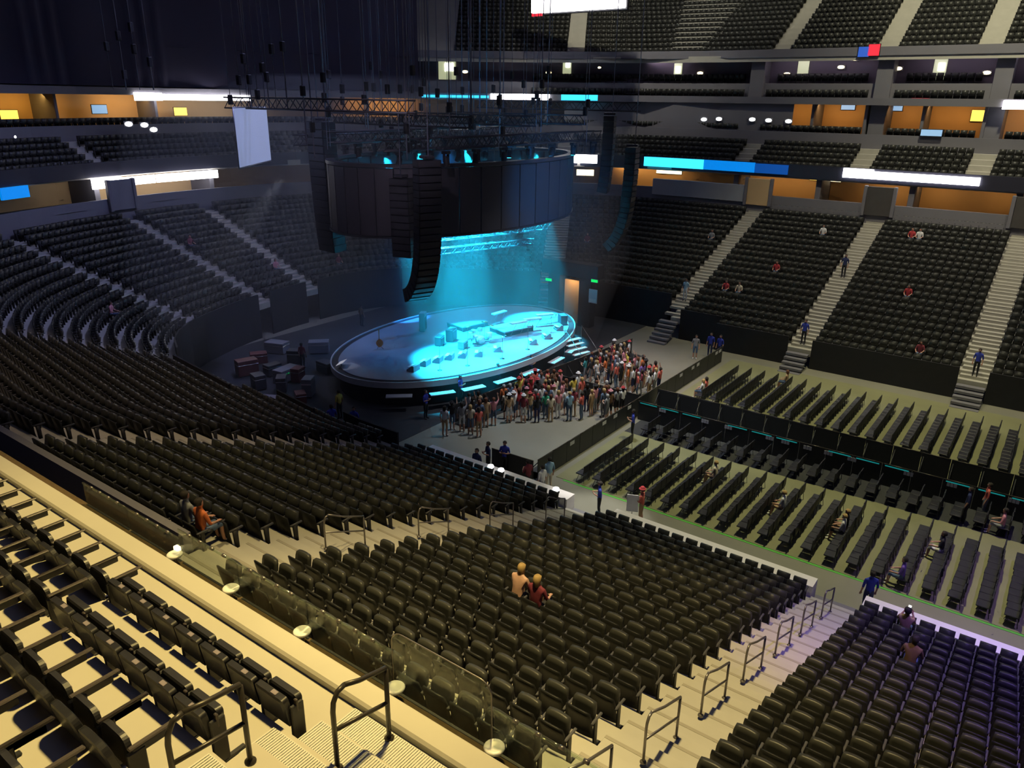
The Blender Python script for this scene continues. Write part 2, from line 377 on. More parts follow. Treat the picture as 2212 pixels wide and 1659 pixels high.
# ------------------------------------------------------------------ tiers above the bowl (end and far side)
S_A, S_B = s_near(-30), s_far(8.0)
def struct_strips(name, strips, mt):
    m = MB()
    for st in strips: strip(m, *st)
    o = m.build(name, mt); tag(o, kind='structure'); return o
DT = 18.0
struct_strips('wall_bowl_rear', [(S_K1, S_B, DT, 7.2, DT, 9.3), (S_K1, S_B, DT, 9.3, DT + .2, 9.3)], MT['greywall'])
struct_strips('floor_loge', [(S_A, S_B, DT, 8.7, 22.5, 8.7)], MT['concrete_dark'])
struct_strips('wall_loge', [(S_A, S_B, 22.4, 8.7, 22.4, 11.4)], MT['suitewall'])
struct_strips('ceiling_loge', [(S_A, S_B, DT + .9, 11.1, 22.5, 11.1)], MT['greywall'])
struct_strips('wall_club_fascia', [(S_A, S_B, DT + .9, 10.9, DT + .9, 12.0), (S_A, S_B, DT + .9, 12.0, DT + 1.05, 12.0), (S_A, S_B, DT + 1.05, 12.0, DT + 1.05, 11.2)], MT['led_off'])
tc = empty('terrace_club'); tag(tc, kind='structure')
NCL = 6
for k in range(NCL):
    m = MB(); d = DT + 1.0 + .85 * k; z = 11.3 + .40 * k
    strip(m, S_A, S_B, d, z, d + .9, z, 1.2); strip(m, S_A, S_B, d, z - .5, d, z, 1.2); m.build('tread', MT['concrete'], tc)
DU = DT + 1.0 + .85 * NCL          # 24.1
def s_px(px, d, z, s0, s1):
    ss = np.linspace(s0, s1, 3000); A, a = off(ss, d); q = np.concatenate([A, np.full((len(ss), 1), z)], 1); X, Y, D = proj(q)
    X = np.where(D > 1, X, 1e9); return ss[np.argmin(np.abs(X - px))]
S_U0_ = s_px(892, DU + .5, 22, S_K4 + 3, S_F1)
struct_strips('wall_suite_front', [(S_A, S_B, DU, 13.3, DU, 14.5), (S_A, S_B, DU, 14.5, DU + .25, 14.5)], MT['greywall'])
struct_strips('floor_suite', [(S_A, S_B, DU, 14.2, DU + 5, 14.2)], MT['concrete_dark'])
struct_strips('wall_suite', [(S_A, S_B, DU + 4, 14.2, DU + 4, 17.1)], MT['suitewall'])
struct_strips('ceiling_suite', [(S_A, S_B, DU + .3, 17.0, DU + 5, 17.0)], MT['greywall'])
struct_strips('wall_upper_fascia', [(S_A, S_B, DU + .3, 16.9, DU + .3, 17.5), (S_A, S_B, DU + .3, 17.5, DU + 1.6, 17.5), (S_A, S_B, DU + 1.6, 17.5, DU + 1.6, 18.7), (S_A, S_B, DU + 1.6, 18.7, DU + 3, 18.7)], MT['greywall'])
struct_strips('wall_box_level', [(S_A, S_B, DU + 2.9, 18.6, DU + 2.9, 21.2)], MT['purplewall'])
struct_strips('ceiling_box_level', [(S_A, S_B, DU + .6, 20.95, DU + 5, 20.95)], MT['purplewall'])
struct_strips('wall_upper_bowl_front', [(S_U0_, S_B, DU + .6, 20.9, DU + .6, 21.6), (S_U0_, S_B, DU + .6, 21.6, DU + .8, 21.6)], MT['greywall'])
tu = empty('terrace_upper'); tag(tu, kind='structure')
NUP = 19; S_U0 = S_U0_
for k in range(NUP):
    m = MB(); d = DU + .7 + .82 * k; z = 21.1 + .50 * k
    strip(m, S_U0, S_B, d, z, d + .85, z, 1.5); strip(m, S_U0, S_B, d, z - .55, d, z, 1.5); m.build('tread', MT['concrete'], tu)
_s0, _s1 = s_px(1412, DT, 9.5, S_K4 + 3, S_B), s_px(1618, DT, 9.5, S_K4 + 3, S_B)
wall_run('wall_loge_parapet', _s0, _s1, DT + .1, 10.05, mat('pale_parapet', (.34, .35, .37), .6, .08, .8), .3, 8.6)
for i, (sa, mt) in enumerate(((S_F1, 'suitewall'), (S_F2, 'concrete_dark'), (S_F3, 'concrete_dark'), (S_K3, 'greywall'))):
    A, a = off(np.array([sa]), DT - .12); o = MB().cbox((0, 0, 1.1), (2.0, .2, 2.3), .03).build('door_%d' % (6 + i), MT[mt]); o.location = (A[0][0], A[0][1], 8.45); o.rotation_euler[2] = float(a[0]) - math.pi / 2; tag(o, kind='structure')
    for sx in (-1, 1): MB().cbox((sx * 1.12, -.05, 1.1), (.26, .34, 2.4), .03).build('door_jamb', MT['greywall'], o)
# dark curtain hiding the upper end of the hall
def curtain():
    m = MB(); ss = np.arange(s_near(0), S_U0 + .1, .22); A, a = off(ss, DU + .5 + .12 * np.sin(ss * 5.1)); n = len(ss)
    m.add([(p[0], p[1], 17.6) for p in A] + [(p[0], p[1], 46.8) for p in A], [(i, i + 1, n + i + 1, n + i) for i in range(n - 1)], smooth=True)
    o = m.build('wall_curtain', MT['curtain']); tag(o, kind='structure')
    m = MB(); ss = np.array([S_U0, S_U0]); A, a = off(ss, np.array([DU + .5, DU + 22]))
    m.add([(A[0][0], A[0][1], 17.6), (A[1][0], A[1][1], 17.6), (A[1][0], A[1][1], 46.8), (A[0][0], A[0][1], 46.8)], [(0, 1, 2, 3)])
    o = m.build('wall_curtain_return', MT['curtain']); tag(o, kind='structure')
curtain()
# partitions and pillars between suites
def upright(name, s, d0, d1, z0, z1, wd, mt, label, cat, group):
    A, a = off(np.array([s, s]), np.array([d0, d1])); c = (A[0] + A[1]) / 2
    o = MB().cbox((0, 0, 0), (wd, d1 - d0, z1 - z0), .02).build(name, mt)
    o.location = (c[0], c[1], (z0 + z1) / 2); o.rotation_euler[2] = float(a[0]) - math.pi / 2
    tag(o, kind='structure'); return o
n = 0
for s in np.arange(S_K1 + 2, S_B, 4.6):
    n += 1; upright('wall_partition_%d' % n, s, DU + 1.0, DU + 4.4, 14.2, 17.0, .25, MT['greywall'], None, None, None)
for s in np.arange(S_K1 + 2, S_B, 7.4):
    n += 1; upright('wall_partition_%d' % n, s, DT + 1.4, DT + 4.4, 8.7, 11.1, .45, MT['greywall'], None, None, None)
for i, s in enumerate([s_far(-27.6), s_far(-16.4), s_far(-7.5), s_far(0.5)]):
    upright('wall_pillar_%d' % (i + 1), s, DU + 1.2, DU + 4.4, 14.2, 20.9, 1.3, MT['greywall'], None, None, None)
# lit doorways on the box level
def path_at(px, py, d, s0=None, s1=None):
    z = 18.0
    for _ in range(3):
        s_ = s_px(px, d, z, s0 if s0 is not None else S_K4 + 3, s1 if s1 is not None else S_B); A, a = off(np.array([s_]), d); x, y = A[0]
        z = at(px, py, x=x)[2] if abs(x) > abs(y) else at(px, py, y=y)[2]
    return np.array([x, y, z]), float(a[0]) - math.pi / 2
for i, (px, py, wd, hh) in enumerate([(967, 150, 1.9, 2.0), (1225, 143, .9, 1.5), (1462, 155, 1.0, 1.6), (2030, 150, 1.0, 1.6), (1735, 150, 1.0, 1.6)]):
    P, rz = path_at(px, py, DU + 2.8)
    o = MB().cbox((0, 0, 0), (wd, .1, hh), .02).build('door_%d' % (i + 1), MT['doorlight']); o.location = P; o.rotation_euler[2] = rz; tag(o, kind='structure')
    if i < 4: MB().box((0, 0, 0), (wd * .5, .06, hh * .4)).build('door_lamp', MT['lamp_white'], o).location = (.1 * wd, -.09, .12 * hh)
for i, x in enumerate((-40, -22, -10, 1)): area('box_level_fill_%d' % i, (x, FAR_Y + DU + 1.4, 20.85), (x, FAR_Y + DU + 2.8, 19.2), 9, 45, (.95, .80, .95), .4)  # added fill strips brightening the wall where its small lamps are too weak
_a, _b = at(1490, 250, y=FAR_Y + DU + .6)[0], at(1712, 250, y=FAR_Y + DU + .6)[0]
struct_strips('wall_suite_block', [(s_far(_a), s_far(_b), DU + .7, 14.4, DU + .7, 16.95)], MT['greywall'])
# warm suite lamps (inside the rooms)
for i, x in enumerate((-60, -46, -34, -21.5, -12, -3)):
    area('suite_lamp_%d' % i, (x, FAR_Y + DU + 2.0, 16.85), (x, FAR_Y + DU + 3.4, 14.5), 7, 90, (1, .52, .16), .5)
for i, x in enumerate((-36, -22, -12, -3)):
    area('loge_lamp_%d' % i, (x, FAR_Y + DT + 2.4, 11.0), (x, FAR_Y + DT + 4, 9), 7, 75, (1, .58, .22), .5)
for i, s in enumerate((S_K2 + 1, S_K3, S_K4, S_K4 + 6)):
    A, a = off(np.array([s, s]), np.array([DU + 2.2, DU + 3.6]))
    area('end_suite_lamp_%d' % i, (A[0][0], A[0][1], 16.8), (A[1][0], A[1][1], 14.6), 6, 90, (1, .55, .12), .5)

# ------------------------------------------------------------------ lower bowl seats
def rows_of_seats(s0, s1, d, pitch, gaps, inset=.3):
    ss = np.arange(s0, s1 + .02, .05); P, a = off(ss, d)
    L = np.concatenate([[0], np.cumsum(np.linalg.norm(np.diff(P, axis=0), axis=1))])
    lim = [0.0]
    for g, wd in gaps:
        if s0 < g < s1:
            lg = np.interp(g, ss, L); lim += [lg - wd / 2, lg + wd / 2]
    lim.append(L[-1]); out = []
    for i in range(0, len(lim), 2):
        a0, a1 = lim[i] + .05, lim[i + 1] - .05; n = int((a1 - a0) / pitch)
        if n < 1: continue
        st = (a1 - a0) / n
        for j in range(n):
            l = a0 + st * (j + .5); s = np.interp(l, L, ss)
            out.append((np.interp(l, L, P[:, 0]), np.interp(l, L, P[:, 1]), np.interp(l, L, a), s, i // 2, j, n))
    return out
def seat_meshes():
    def shell(wd, h, y0, z0, tilt, th, curve, mi):
        m = MB(); nx, nz = 6, 4; vs = []
        for side in (0, 1):
            for j in range(nz + 1):
                for i in range(nx + 1):
                    u = i / nx * 2 - 1; v = j / nz
                    ww = wd / 2 * (1 - .10 * max(0, v - .7) / .3 * abs(u)); zz = z0 + h * v - .05 * h * (u * u) * (v > .9)
                    yy = y0 - tilt * v + curve * u * u + (th if side else 0)
                    vs.append((u * ww, yy, zz))
        N = (nx + 1) * (nz + 1); fs = []
        for j in range(nz):
            for i in range(nx):
                q = j * (nx + 1) + i
                fs += [(q, q + nx + 1, q + nx + 2, q + 1), (N + q, N + q + 1, N + q + nx + 2, N + q + nx + 1)]
        rim = [i for i in range(nx + 1)] + [j * (nx + 1) + nx for j in range(1, nz + 1)] + [nz * (nx + 1) + i for i in range(nx - 1, -1, -1)] + [j * (nx + 1) for j in range(nz - 1, 0, -1)]
        fs += [(rim[i], rim[(i + 1) % len(rim)], N + rim[(i + 1) % len(rim)], N + rim[i]) for i in range(len(rim))]
        m.add(vs, fs, mi, smooth=True); return m
    back = shell(.50, .62, -.14, .22, .13, .035, .03, 0).mesh('backrest', [MT['seat_back']])
    pan = shell(.44, .42, -.075, .44, -.06, .085, -.01, 0).mesh('seat_pan', [MT['seat_pan']])
    arm = MB().cbox((0, 0, 0), (.05, .34, .035), .012).mesh('armrest', [MT['seat_arm']])
    leg = MB().cbox((0, -.06, .3), (.04, .10, .6), .01).cbox((0, -.02, .015), (.07, .26, .03), .01).mesh('leg', [MT['seat_metal']])
    return back, pan, arm, leg
SEAT_ME = seat_meshes()
def simple_seat_mesh(name, items, mats):
    # items: list of (x, y, z, heading) ; seat as back, tipped-up pan and arm in one joined mesh
    tb = MB(); tb.box((0, -.20, .54), (.50, .045, .64), Matrix.Translation((0, 0, 0)) @ Matrix.Rotation(0, 4, 'X'))
    tb.box((0, -.03, .65), (.43, .09, .42), mi=1); tb.box((.26, -.03, .60), (.05, .32, .04), mi=2); tb.box((.26, -.07, .29), (.04, .1, .58), mi=3)
    v = np.array(tb.v); v[:, 1] -= (v[:, 2] - .4).clip(0) * .2 * (v[:, 1] < -.1); v[:, 1] += (v[:, 2] - .4).clip(0) * .22 * ((v[:, 1] > -.08) & (np.arange(len(v)) < 16))
    f = np.array(tb.f); mi = np.array(tb.m); it = np.array(items); n = len(it)
    c, s_ = np.cos(it[:, 3]), np.sin(it[:, 3])
    X = it[:, 0, None] + c[:, None] * v[None, :, 0] - s_[:, None] * v[None, :, 1]
    Y = it[:, 1, None] + s_[:, None] * v[None, :, 0] + c[:, None] * v[None, :, 1]
    Z = it[:, 2, None] + np.broadcast_to(v[None, :, 2], X.shape)
    V = np.stack([X, Y, Z], -1).reshape(-1, 3); F = (f[None] + (np.arange(n) * len(v))[:, None, None]).reshape(-1, 4)
    return quads(name, V, F, np.tile(mi, n), mats)
def quads(name, V, F, MI, mats):
    me = bpy.data.meshes.new(name); me.vertices.add(len(V)); me.vertices.foreach_set('co', V.astype(np.float32).ravel())
    me.loops.add(F.size); me.loops.foreach_set('vertex_index', F.astype(np.int32).ravel())
    me.polygons.add(len(F)); me.polygons.foreach_set('loop_start', (np.arange(len(F)) * 4).astype(np.int32))
    for m in mats: me.materials.append(m)
    me.polygons.foreach_set('material_index', MI.astype(np.int32)); me.update(calc_edges=True); return me
seats = []
for k in range(21):
    d = D0 + RUN * k + .56; z = row_z(k)
    for x, y, a, s, blk, j, n in rows_of_seats(GS[0], GS[-1], d, .52, AISLES):
        if kmin(s) <= k <= kmax(s): seats.append((x, y, z, a + math.pi / 2, 0, k, blk, j, n, s))
S4 = np.array([q[:4] for q in seats]); SX_, SY_, SD_ = proj(S4[:, :3] + [0, 0, .6])
zl = 17 + (4.95 / S4[:, 1]) * (S4[:, 2] + .6 - 17)
vis = (SX_ > -40) & (SX_ < FW + 40) & (SY_ > -40) & (SY_ < FH + 60) & ((zl > 10.55) | (S4[:, 0] < -12))
# seats somebody sits in: the seat nearest to each seated person of the photograph
SIT = [((1130, 1278), 'shirtless', 'blond bare-shouldered seated person in the near bowl'), ((1168, 1294), 'maroon', 'seated person in maroon beside the blond one in the near bowl'),
       ((437, 1140), 'orange', 'seated person in orange at the top of the middle near stairs'), ((412, 1140), 'grey', 'grey-clad seated person left of the one in orange'),
       ((240, 680), 'pink', 'lone seated person in pink in the left corner stand'), ((1590, 632), 'cream', 'seated person in cream in the far stand beside its left stairs'), ((1571, 622), 'red', 'seated person in red next to the one in cream across the hall'),
       ((1676, 576), 'red', 'lone seated person in red, middle of the far left section'), ((1780, 502), 'white', 'lone seated person in white high in the far stand'), ((1976, 512), 'red', 'seated person in red high in the far right section'), ((1992, 515), 'white', 'seated person in white beside the red one, top of far right section'),
       ((1966, 640), 'red', 'seated person in red halfway up the far right section'), ((1985, 765), 'maroon', 'lone seated person in maroon low in the far right section'), ((600, 566), 'pink', 'seated person in pink in the end stand behind the stage'), ((405, 525), 'maroon', 'seated person in maroon beside the first end stairs'), ((733, 572), 'maroon', 'seated person in maroon beside the second end stairs'),
       ((1968, 1372), 'tan', 'seated person holding up a phone by the white wall, lower right'), ((1985, 1440), 'brown', 'seated person in brown two rows behind the phone holder, lower right'), ((1540, 508), 'grey', 'seated person in grey near the top of the far left section'), ((1270, 520), 'maroon', 'seated person in maroon right of the far corner stairs')]
SIT_AT = []; TAKEN = set()
for (qx, qy), c, lab in SIT:
    e2 = (SX_ - qx) ** 2 + (SY_ - qy) ** 2; e2[list(TAKEN)] = 1e12; e2[~vis] = 1e12; i = int(np.argmin(e2)); TAKEN.add(i); SIT_AT.append((seats[i], c, lab))
order = [i for i in np.argsort(SD_) if vis[i] and S4[i, 1] < 24.5 and S4[i, 0] > -13.6 and i not in TAKEN]
big = set(order[:280]) | TAKEN
rest = [seats[i][:4] for i in range(len(seats)) if i not in big and vis[i]]
o = link('folding_seat_rows', simple_seat_mesh('folding_seat_rows', rest, [MT['seat_back'], MT['seat_pan'], MT['seat_arm'], MT['seat_metal']]))
tag(o, 'rows of dark folding seats filling the rest of the lower bowl', 'seats', kind='stuff')
TK = {id(q[0]): q[2] for q in SIT_AT}
for i in order[:280] + sorted(TAKEN):
    x, y, z, h, gi, k, blk, j, n, s = seats[i]
    e = empty('folding_seat', (x, y, z), h)
    if s < S_R: lab = 'black folding seat right of the railed stairs, %s row up, %s seat from them' % (ORD(k + 1), ORD(n - j))
    else: lab = 'black folding seat left of the railed stairs, %s row up, %s seat from them' % (ORD(k + 1), ORD(j + 1))
    if i in TAKEN: lab = 'seat of the ' + TK[id(seats[i])]
    tag(e, lab, 'seat', 'folding seats of the near lower bowl' if i not in TAKEN else None)
    link('backrest', SEAT_ME[0], e); o = link('seat_pan', SEAT_ME[1], e)
    if i in TAKEN: o.matrix_local = T(0, -.15, .42, 0, R(-72)) @ Matrix.Translation((0, .05, -.44))
    a = link('armrest', SEAT_ME[2], e); a.location = (.26, -.03, .60); link('leg', SEAT_ME[3], e).location = (.26, 0, 0)
# club tier and upper bowl seats (small in the photograph)
cl = []
for k in range(NCL - 1):
    for q in rows_of_seats(S_K2, S_B, DT + 1.0 + .85 * k + .5, .55, [(S_K3, 1.4), (S_K5, 1.4), (s_far(-26.2), 1.6), (s_far(-16.0), 1.6), (s_far(-7.3), 1.6)]): cl.append((q[0], q[1], 11.3 + .40 * k, q[2] + math.pi / 2))
for q in rows_of_seats(S_K2, S_B, DU + .6, .55, [(s_far(-27.6), 2), (s_far(-16.4), 2), (s_far(-7.5), 2)]): cl.append((q[0], q[1], 14.2, q[2] + math.pi / 2))
for q in rows_of_seats(S_K5 - 4, S_B, DU + 1.0, .55, [(s_far(-27.6), 2), (s_far(-16.4), 2), (s_far(-7.5), 2)]): cl.append((q[0], q[1], 17.3, q[2] + math.pi / 2))
for q in rows_of_seats(S_K5 - 4, S_B, DU + 2.3, .55, [(s_far(-27.6), 3), (s_far(-16.4), 3), (s_far(-7.5), 3)]): cl.append((q[0], q[1], 18.7, q[2] + math.pi / 2))
o = link('club_seat_rows', simple_seat_mesh('club_seat_rows', cl, [MT['seat_back'], MT['seat_pan'], MT['seat_arm'], MT['seat_metal']]))
tag(o, 'rows of dark seats on the club and suite balconies', 'seats', kind='stuff')
up = []
def up_aisles():
    g = []
    for px in (1000, 1152, 1360, 1565, 1722, 1945, 2160):
        P = at(px, 60, y=FAR_Y + DU + 5); g.append((s_far(P[0]), 1.7))
    return g
UPG = [q for q in up_aisles() if q[0] > S_U0]
for k in range(NUP):
    for q in rows_of_seats(S_U0 + .5, S_B, DU + .7 + .82 * k + .5, .52, UPG): up.append((q[0], q[1], 21.1 + .50 * k, q[2] + math.pi / 2))
o = link('upper_seat_rows', simple_seat_mesh('upper_seat_rows', up, [MT['seat_back'], MT['seat_pan'], MT['seat_arm'], MT['seat_metal']]))
tag(o, 'rows of dark seats in the upper bowl across the hall', 'seats', kind='stuff')

# ------------------------------------------------------------------ the club rows in the foreground
ct = empty('terrace_foreground'); tag(ct, kind='structure')
CY = [3.58, 2.80, 2.02, 1.24, .46, -.32, -1.1]
for j in range(7):
    z = 10.6 + .35 * j; yb = CY[j]; yf = 4.47 if j == 0 else CY[j - 1]
    m = MB().box((-12, (yb + yf) / 2, z - .25), (34, yf - yb, .5)); o = m.build('tread', MT['ledge'], ct)
MB().cbox((-12, 4.625, 10.45), (34, .31, .52), .03).build('kerb', MT['ledge'], ct)
MB().box((-12, 4.90, 10.33), (34, .24, .32)).build('shelf', MT['shelf'], ct)
MB().box((-12, 1.8, 10.0), (34, 6.4, .35)).build('slab', MT['concrete_dark'], ct)
o = MB().box((-12, -1.3, 14.0), (34, .3, 8.4)).build('wall_club_rear', MT['greywall']); tag(o, kind='structure')
def pad_mesh(name, wd, h, th, top=.1, mt='club_pad'):
    # upholstered slab with rounded upper corners and bulged faces, standing in x-z, thickness in y
    pr = []; n = 7
    pr += [(-wd / 2, 0), (wd / 2, 0)]
    for i in range(n + 1):
        a = math.pi / 2 * i / n; pr.append((wd / 2 - top + top * math.cos(a), h - top + top * math.sin(a)))
    for i in range(n + 1):
        a = math.pi / 2 + math.pi / 2 * i / n; pr.append((-wd / 2 + top + top * math.cos(a), h - top + top * math.sin(a)))
    m = MB(); N = len(pr); vs = []
    cx, cz = 0, h / 2
    for y, sc_ in ((-th / 2, .86), (-th * .36, 1.0), (th * .36, 1.0), (th / 2, .86)):
        for x, z in pr: vs.append((cx + (x - cx) * sc_, y, cz + (z - cz) * sc_))
    fs = [(r * N + i, r * N + (i + 1) % N, (r + 1) * N + (i + 1) % N, (r + 1) * N + i) for r in range(3) for i in range(N)]
    fs += [tuple(range(N))[::-1], tuple(3 * N + i for i in range(N))]
    m.add(vs, fs, 0, smooth=False); return m.mesh(name, [MT[mt]])
CB = pad_mesh('backrest', .47, .36, .075, .13); CP = pad_mesh('seat_cushion', .43, .30, .07, .12)
CARM = MB().cbox((0, .02, 0), (.055, .46, .026), .01).cbox((0, .0, -.05), (.03, .36, .08), .008, mi=1).mesh('armrest', [MT['club_arm'], MT['club_pad']])
CLEG = MB().cbox((0, -.08, .27), (.045, .16, .54), .01).cbox((0, 0, .015), (.06, .34, .03), .008).mesh('leg', [MT['seat_metal']])
CSH = pad_mesh('back_shell', .42, .34, .05, .17, 'club_shell')
CPL = MB().cbox((0, 0, 0), (.085, .012, .05), .004).mesh('number_plate', [MT['plate']])
CBRK = MB().cbox((0, 0, 0), (.05, .03, .15), .008).mesh('bracket', [MT['club_arm']])
BB = pad_mesh('backrest', .47, .36, .09, .04); BP = pad_mesh('seat_cushion', .45, .29, .10, .05)
def club_seat(kind, x, y, z, label, both=False):
    e = empty('club_seat', (x, y, z)); tag(e, label, 'seat', 'club seats in the foreground rows')
    if kind == 'a':
        o = link('backrest', CB, e); o.matrix_local = T(0, -.24, .36, 0, R(12))
        link('back_shell', CSH, e).matrix_local = T(0, -.25, .46, 0, R(186))
        o = link('seat_cushion', CP, e); o.matrix_local = T(0, -.135, .35, 0, R(-2))
        link('number_plate', CPL, o).matrix_local = T(.10, .04, .22)
        for sx in ((.25, -.25) if both else (.25,)):
            link('armrest', CARM, e).location = (sx, .05, .575); link('leg', CLEG, e).location = (sx, -.02, 0)
    else:
        o = link('backrest', BB, e); o.matrix_local = T(0, -.16, .30, 0, R(8))
        link('number_plate', CPL, o).matrix_local = T(.06, .0, .364, 0, R(90))
        o = link('seat_cushion', BP, e); o.matrix_local = T(0, -.055, .30, 0, R(-4))
        link('bracket', CBRK, e).location = (.25, -.10, .52); link('leg', CLEG, e).location = (.25, -.02, 0)
    return e
def club_row(row, xs, kind, y, z, txt):
    for i, x in enumerate(xs):
        club_seat(kind, x, y, z, '%s, %s from the stairs' % (txt, ORD(i + 1)), i == 0)
Z1 = [10.6 + .35 * j for j in range(5)]
club_row(1, [-5.68 - .5 * i for i in range(7)], 'b', 3.86, Z1[0], 'black folded seat without armrests, front row behind the glass')
club_row(1, [-9.22 - .5 * i for i in range(13)], 'a', 3.80, Z1[0], 'dark padded seat with armrests, front club row')
club_row(2, [-5.80 - .5 * i for i in range(6)], 'b', 3.06, Z1[1], 'black folded seat without armrests, second row behind the glass')
club_row(2, [-8.95 - .5 * i for i in range(9)], 'a', 3.02, Z1[1], 'dark padded seat with armrests, second club row')
club_row(3, [-5.68 - .5 * i for i in range(10)], 'a', 2.26, Z1[2], 'dark padded seat with long armrests, third club row')
club_row(4, [-5.62 - .5 * i for i in range(6)], 'a', 1.48, Z1[3], 'large dark padded seat at the lower left, fourth club row')
club_seat('b', -3.56, 3.86, Z1[0], 'black seat just right of the lowest white step mat')
# white ribbed mats on the club stairs
def step_mat(x0, x1, y0, y1, z, label):
    m = MB(); n = int((x1 - x0) / .03)
    m.box(((x0 + x1) / 2, (y0 + y1) / 2, z + .012), (x1 - x0, y1 - y0, .024))
    for i in range(n): m.box((x0 + (i + .5) * (x1 - x0) / n, (y0 + y1) / 2, z + .028), ((x1 - x0) / n * .55, y1 - y0 - .02, .012))
    o = m.build('step_mat', MT['mat_white']); return tag(o, label, 'step mat', 'ribbed mats on the club stairs')
step_mat(-5.33, -3.87, 4.02, 4.44, 10.6, 'white ribbed step mat at the foot of the club stairs')
MB().box((-4.6, 3.80, 10.69), (1.5, .42, .18)).build('half_step', MT['ledge'], ct)
step_mat(-5.33, -3.87, 3.62, 3.98, 10.78, 'white ribbed step mat on the half step of the club stairs')
step_mat(-5.5, -3.87, 3.10, 3.52, 10.95, 'white ribbed step mat one step up beside the second row')
MB().box((-4.6, 3.0, 11.04), (1.5, .40, .18)).build('half_step', MT['ledge'], ct)
step_mat(-5.4, -3.87, 2.42, 2.76, 11.3, 'white ribbed step mat beside the third row')
# handrails in the aisle
def handrail(x, y0, z0, y1, z1, h, r, label, flip=1, mt='rail'):
    e = empty('handrail', (x, y0, z0)); tag(e, label, 'handrail', None)
    dy, dz = y1 - y0, z1 - z0
    top = [(0, 0, h * .0)]
    MB().tube([(0, 0, 0), (0, 0, h - .02)], r, 10).build('post', MT[mt], e)
    MB().tube([(0, dy, dz), (0, dy, dz + h - .22), (0, dy + .015 * flip, dz + h - .12), (0, dy + .07 * flip, dz + h - .03), (0, dy + .16 * flip, dz + h - .01)], r, 10).build('post', MT[mt], e)
    MB().tube([(0, dy + .16 * flip, dz + h - .01), (0, dy * .5, dz * .5 + h), (0, 0, h)], r, 10).build('top_rail', MT[mt], e)
    MB().tube([(0, dy, dz + h * .52), (0, 0, h * .52)], r * .9, 10).build('mid_rail', MT[mt], e)
    for (yy, zz) in ((0, 0), (dy, dz)):
        MB().lathe([(.055, 0), (.055, .02), (.03, .03), (.022, .05)], 12, M=T(0, yy, zz)).build('base_flange', MT[mt], e)
    return e
handrail(-4.72, 4.36, 10.62, 3.66, 10.80, .93, .026, 'dark metal handrail at the foot of the club stairs', 1)
handrail(-5.10, 2.98, 11.22, 2.28, 11.32, .90, .026, 'dark metal handrail beside the third club row, at the left', 1)
# glass front rail of the club
gx = [-12.5, -11.1, -9.65, -8.22, -6.78, -5.30, -3.83, -2.4, -1.0]
for i in range(len(gx) - 1):
    x0, x1 = gx[i], gx[i + 1]; h = .88 if i == 5 else (.58 if i > 1 else .42)
    g = empty('glass_rail_panel', ((x0 + x1) / 2, 5.0, 10.47))
    pos = ['far left end', 'left of the lit cup', 'beside the lit cup', 'behind the front row seats', 'left of the tall pane', 'in front of the club stairs', 'right of the tall pane', 'at the lower right'][i]
    tag(g, ('tall clear glass pane with rounded corner %s' if i == 5 else 'low clear glass rail pane %s') % pos, 'glass rail')
    wd = x1 - x0 - .03; c = .16 if i == 5 else .03; pl = [(-wd / 2, 0), (wd / 2, 0)]
    for q in range(7): a = math.pi / 2 * q / 6; pl.append((wd / 2 - c + c * math.cos(a), h - c + c * math.sin(a)))
    for q in range(7): a = math.pi / 2 + math.pi / 2 * q / 6; pl.append((-wd / 2 + c + c * math.cos(a), h - c + c * math.sin(a)))
    MB().prism(pl, -.006, .006).build('pane', MT['glass'], g).matrix_local = T(0, 0, 0, 0, R(90))
    MB().cbox((0, 0, -.01), (wd, .05, .07), .01).build('base_channel', MT['seat_metal'], g)
    if i != 5:
        MB().tube([(-wd / 2, 0, h), (wd / 2, 0, h)], .019, 8).build('top_rail', MT['glass'], g)
        for q in range(1, 5): MB().tube([(-wd / 2 + wd * q / 5 - .03, 0, h), (-wd / 2 + wd * q / 5 + .03, 0, h)], .023, 8).build('clip', MT['steelrail'], g)
    else:
        MB().tube([(p[0], 0, p[1]) for p in pl[1:]] + [(-wd / 2, 0, 0)], .009, 6).build('edge_trim', MT['steelrail'], g)
for i, x in enumerate((-9.65, -8.28, -6.79, -5.16, -3.73)):
    e = empty('drink_holder', (x, 4.90, 10.49)); tag(e, 'round white drink holder on the club shelf, %s from the left' % ORD(i + 1), 'drink holder', 'drink holders on the glass rail')
    MB().tube([(0, 0, 0), (0, 0, .15)], .022, 8).build('stem', MT['steelrail'], e)
    MB().lathe([(.035, .14), (.105, .16), (.115, .185), (.10, .20), (.06, .195), (.03, .185)], 18, sx=1.0, sy=1.0).build('dish', MT['drumskin'], e)
    MB().cbox((0, -.12, .15), (.03, .14, .02), .005).build('clamp', MT['steelrail'], e)
MB().cbox((0, 0, .04), (.10, .07, .08), .01).build('shelf_lamp', MT['lamp_warm']); o = bpy.data.objects['shelf_lamp']; o.location = (-9.72, 4.99, 10.66); tag(o, 'small bright warm lamp on the club shelf at the left', 'lamp')
# stair handrails of the near bowl
for i, k in enumerate((1, 4, 7, 10, 13, 16, 19)):
    y0 = 24.6 - (D0 + RUN * k) - .1; y1 = y0 - 1.35; handrail(-3.8, y0, row_z(k) - .02, y1, row_z(k) + .56, .92, .024, 'twin bar steel handrail on the railed stairs, %s from the floor' % ORD(i + 1), 1, 'steelrail')
for i, k in enumerate((2, 6, 10, 14)):
    y0 = 24.6 - (D0 + RUN * k) - .1; handrail(-13.5, y0, row_z(k) - .02, y0 - 1.3, row_z(k) + .55, .92, .022, 'thin handrail on the middle near stairs, %s from the floor' % ORD(i + 1), 1, 'steelrail')

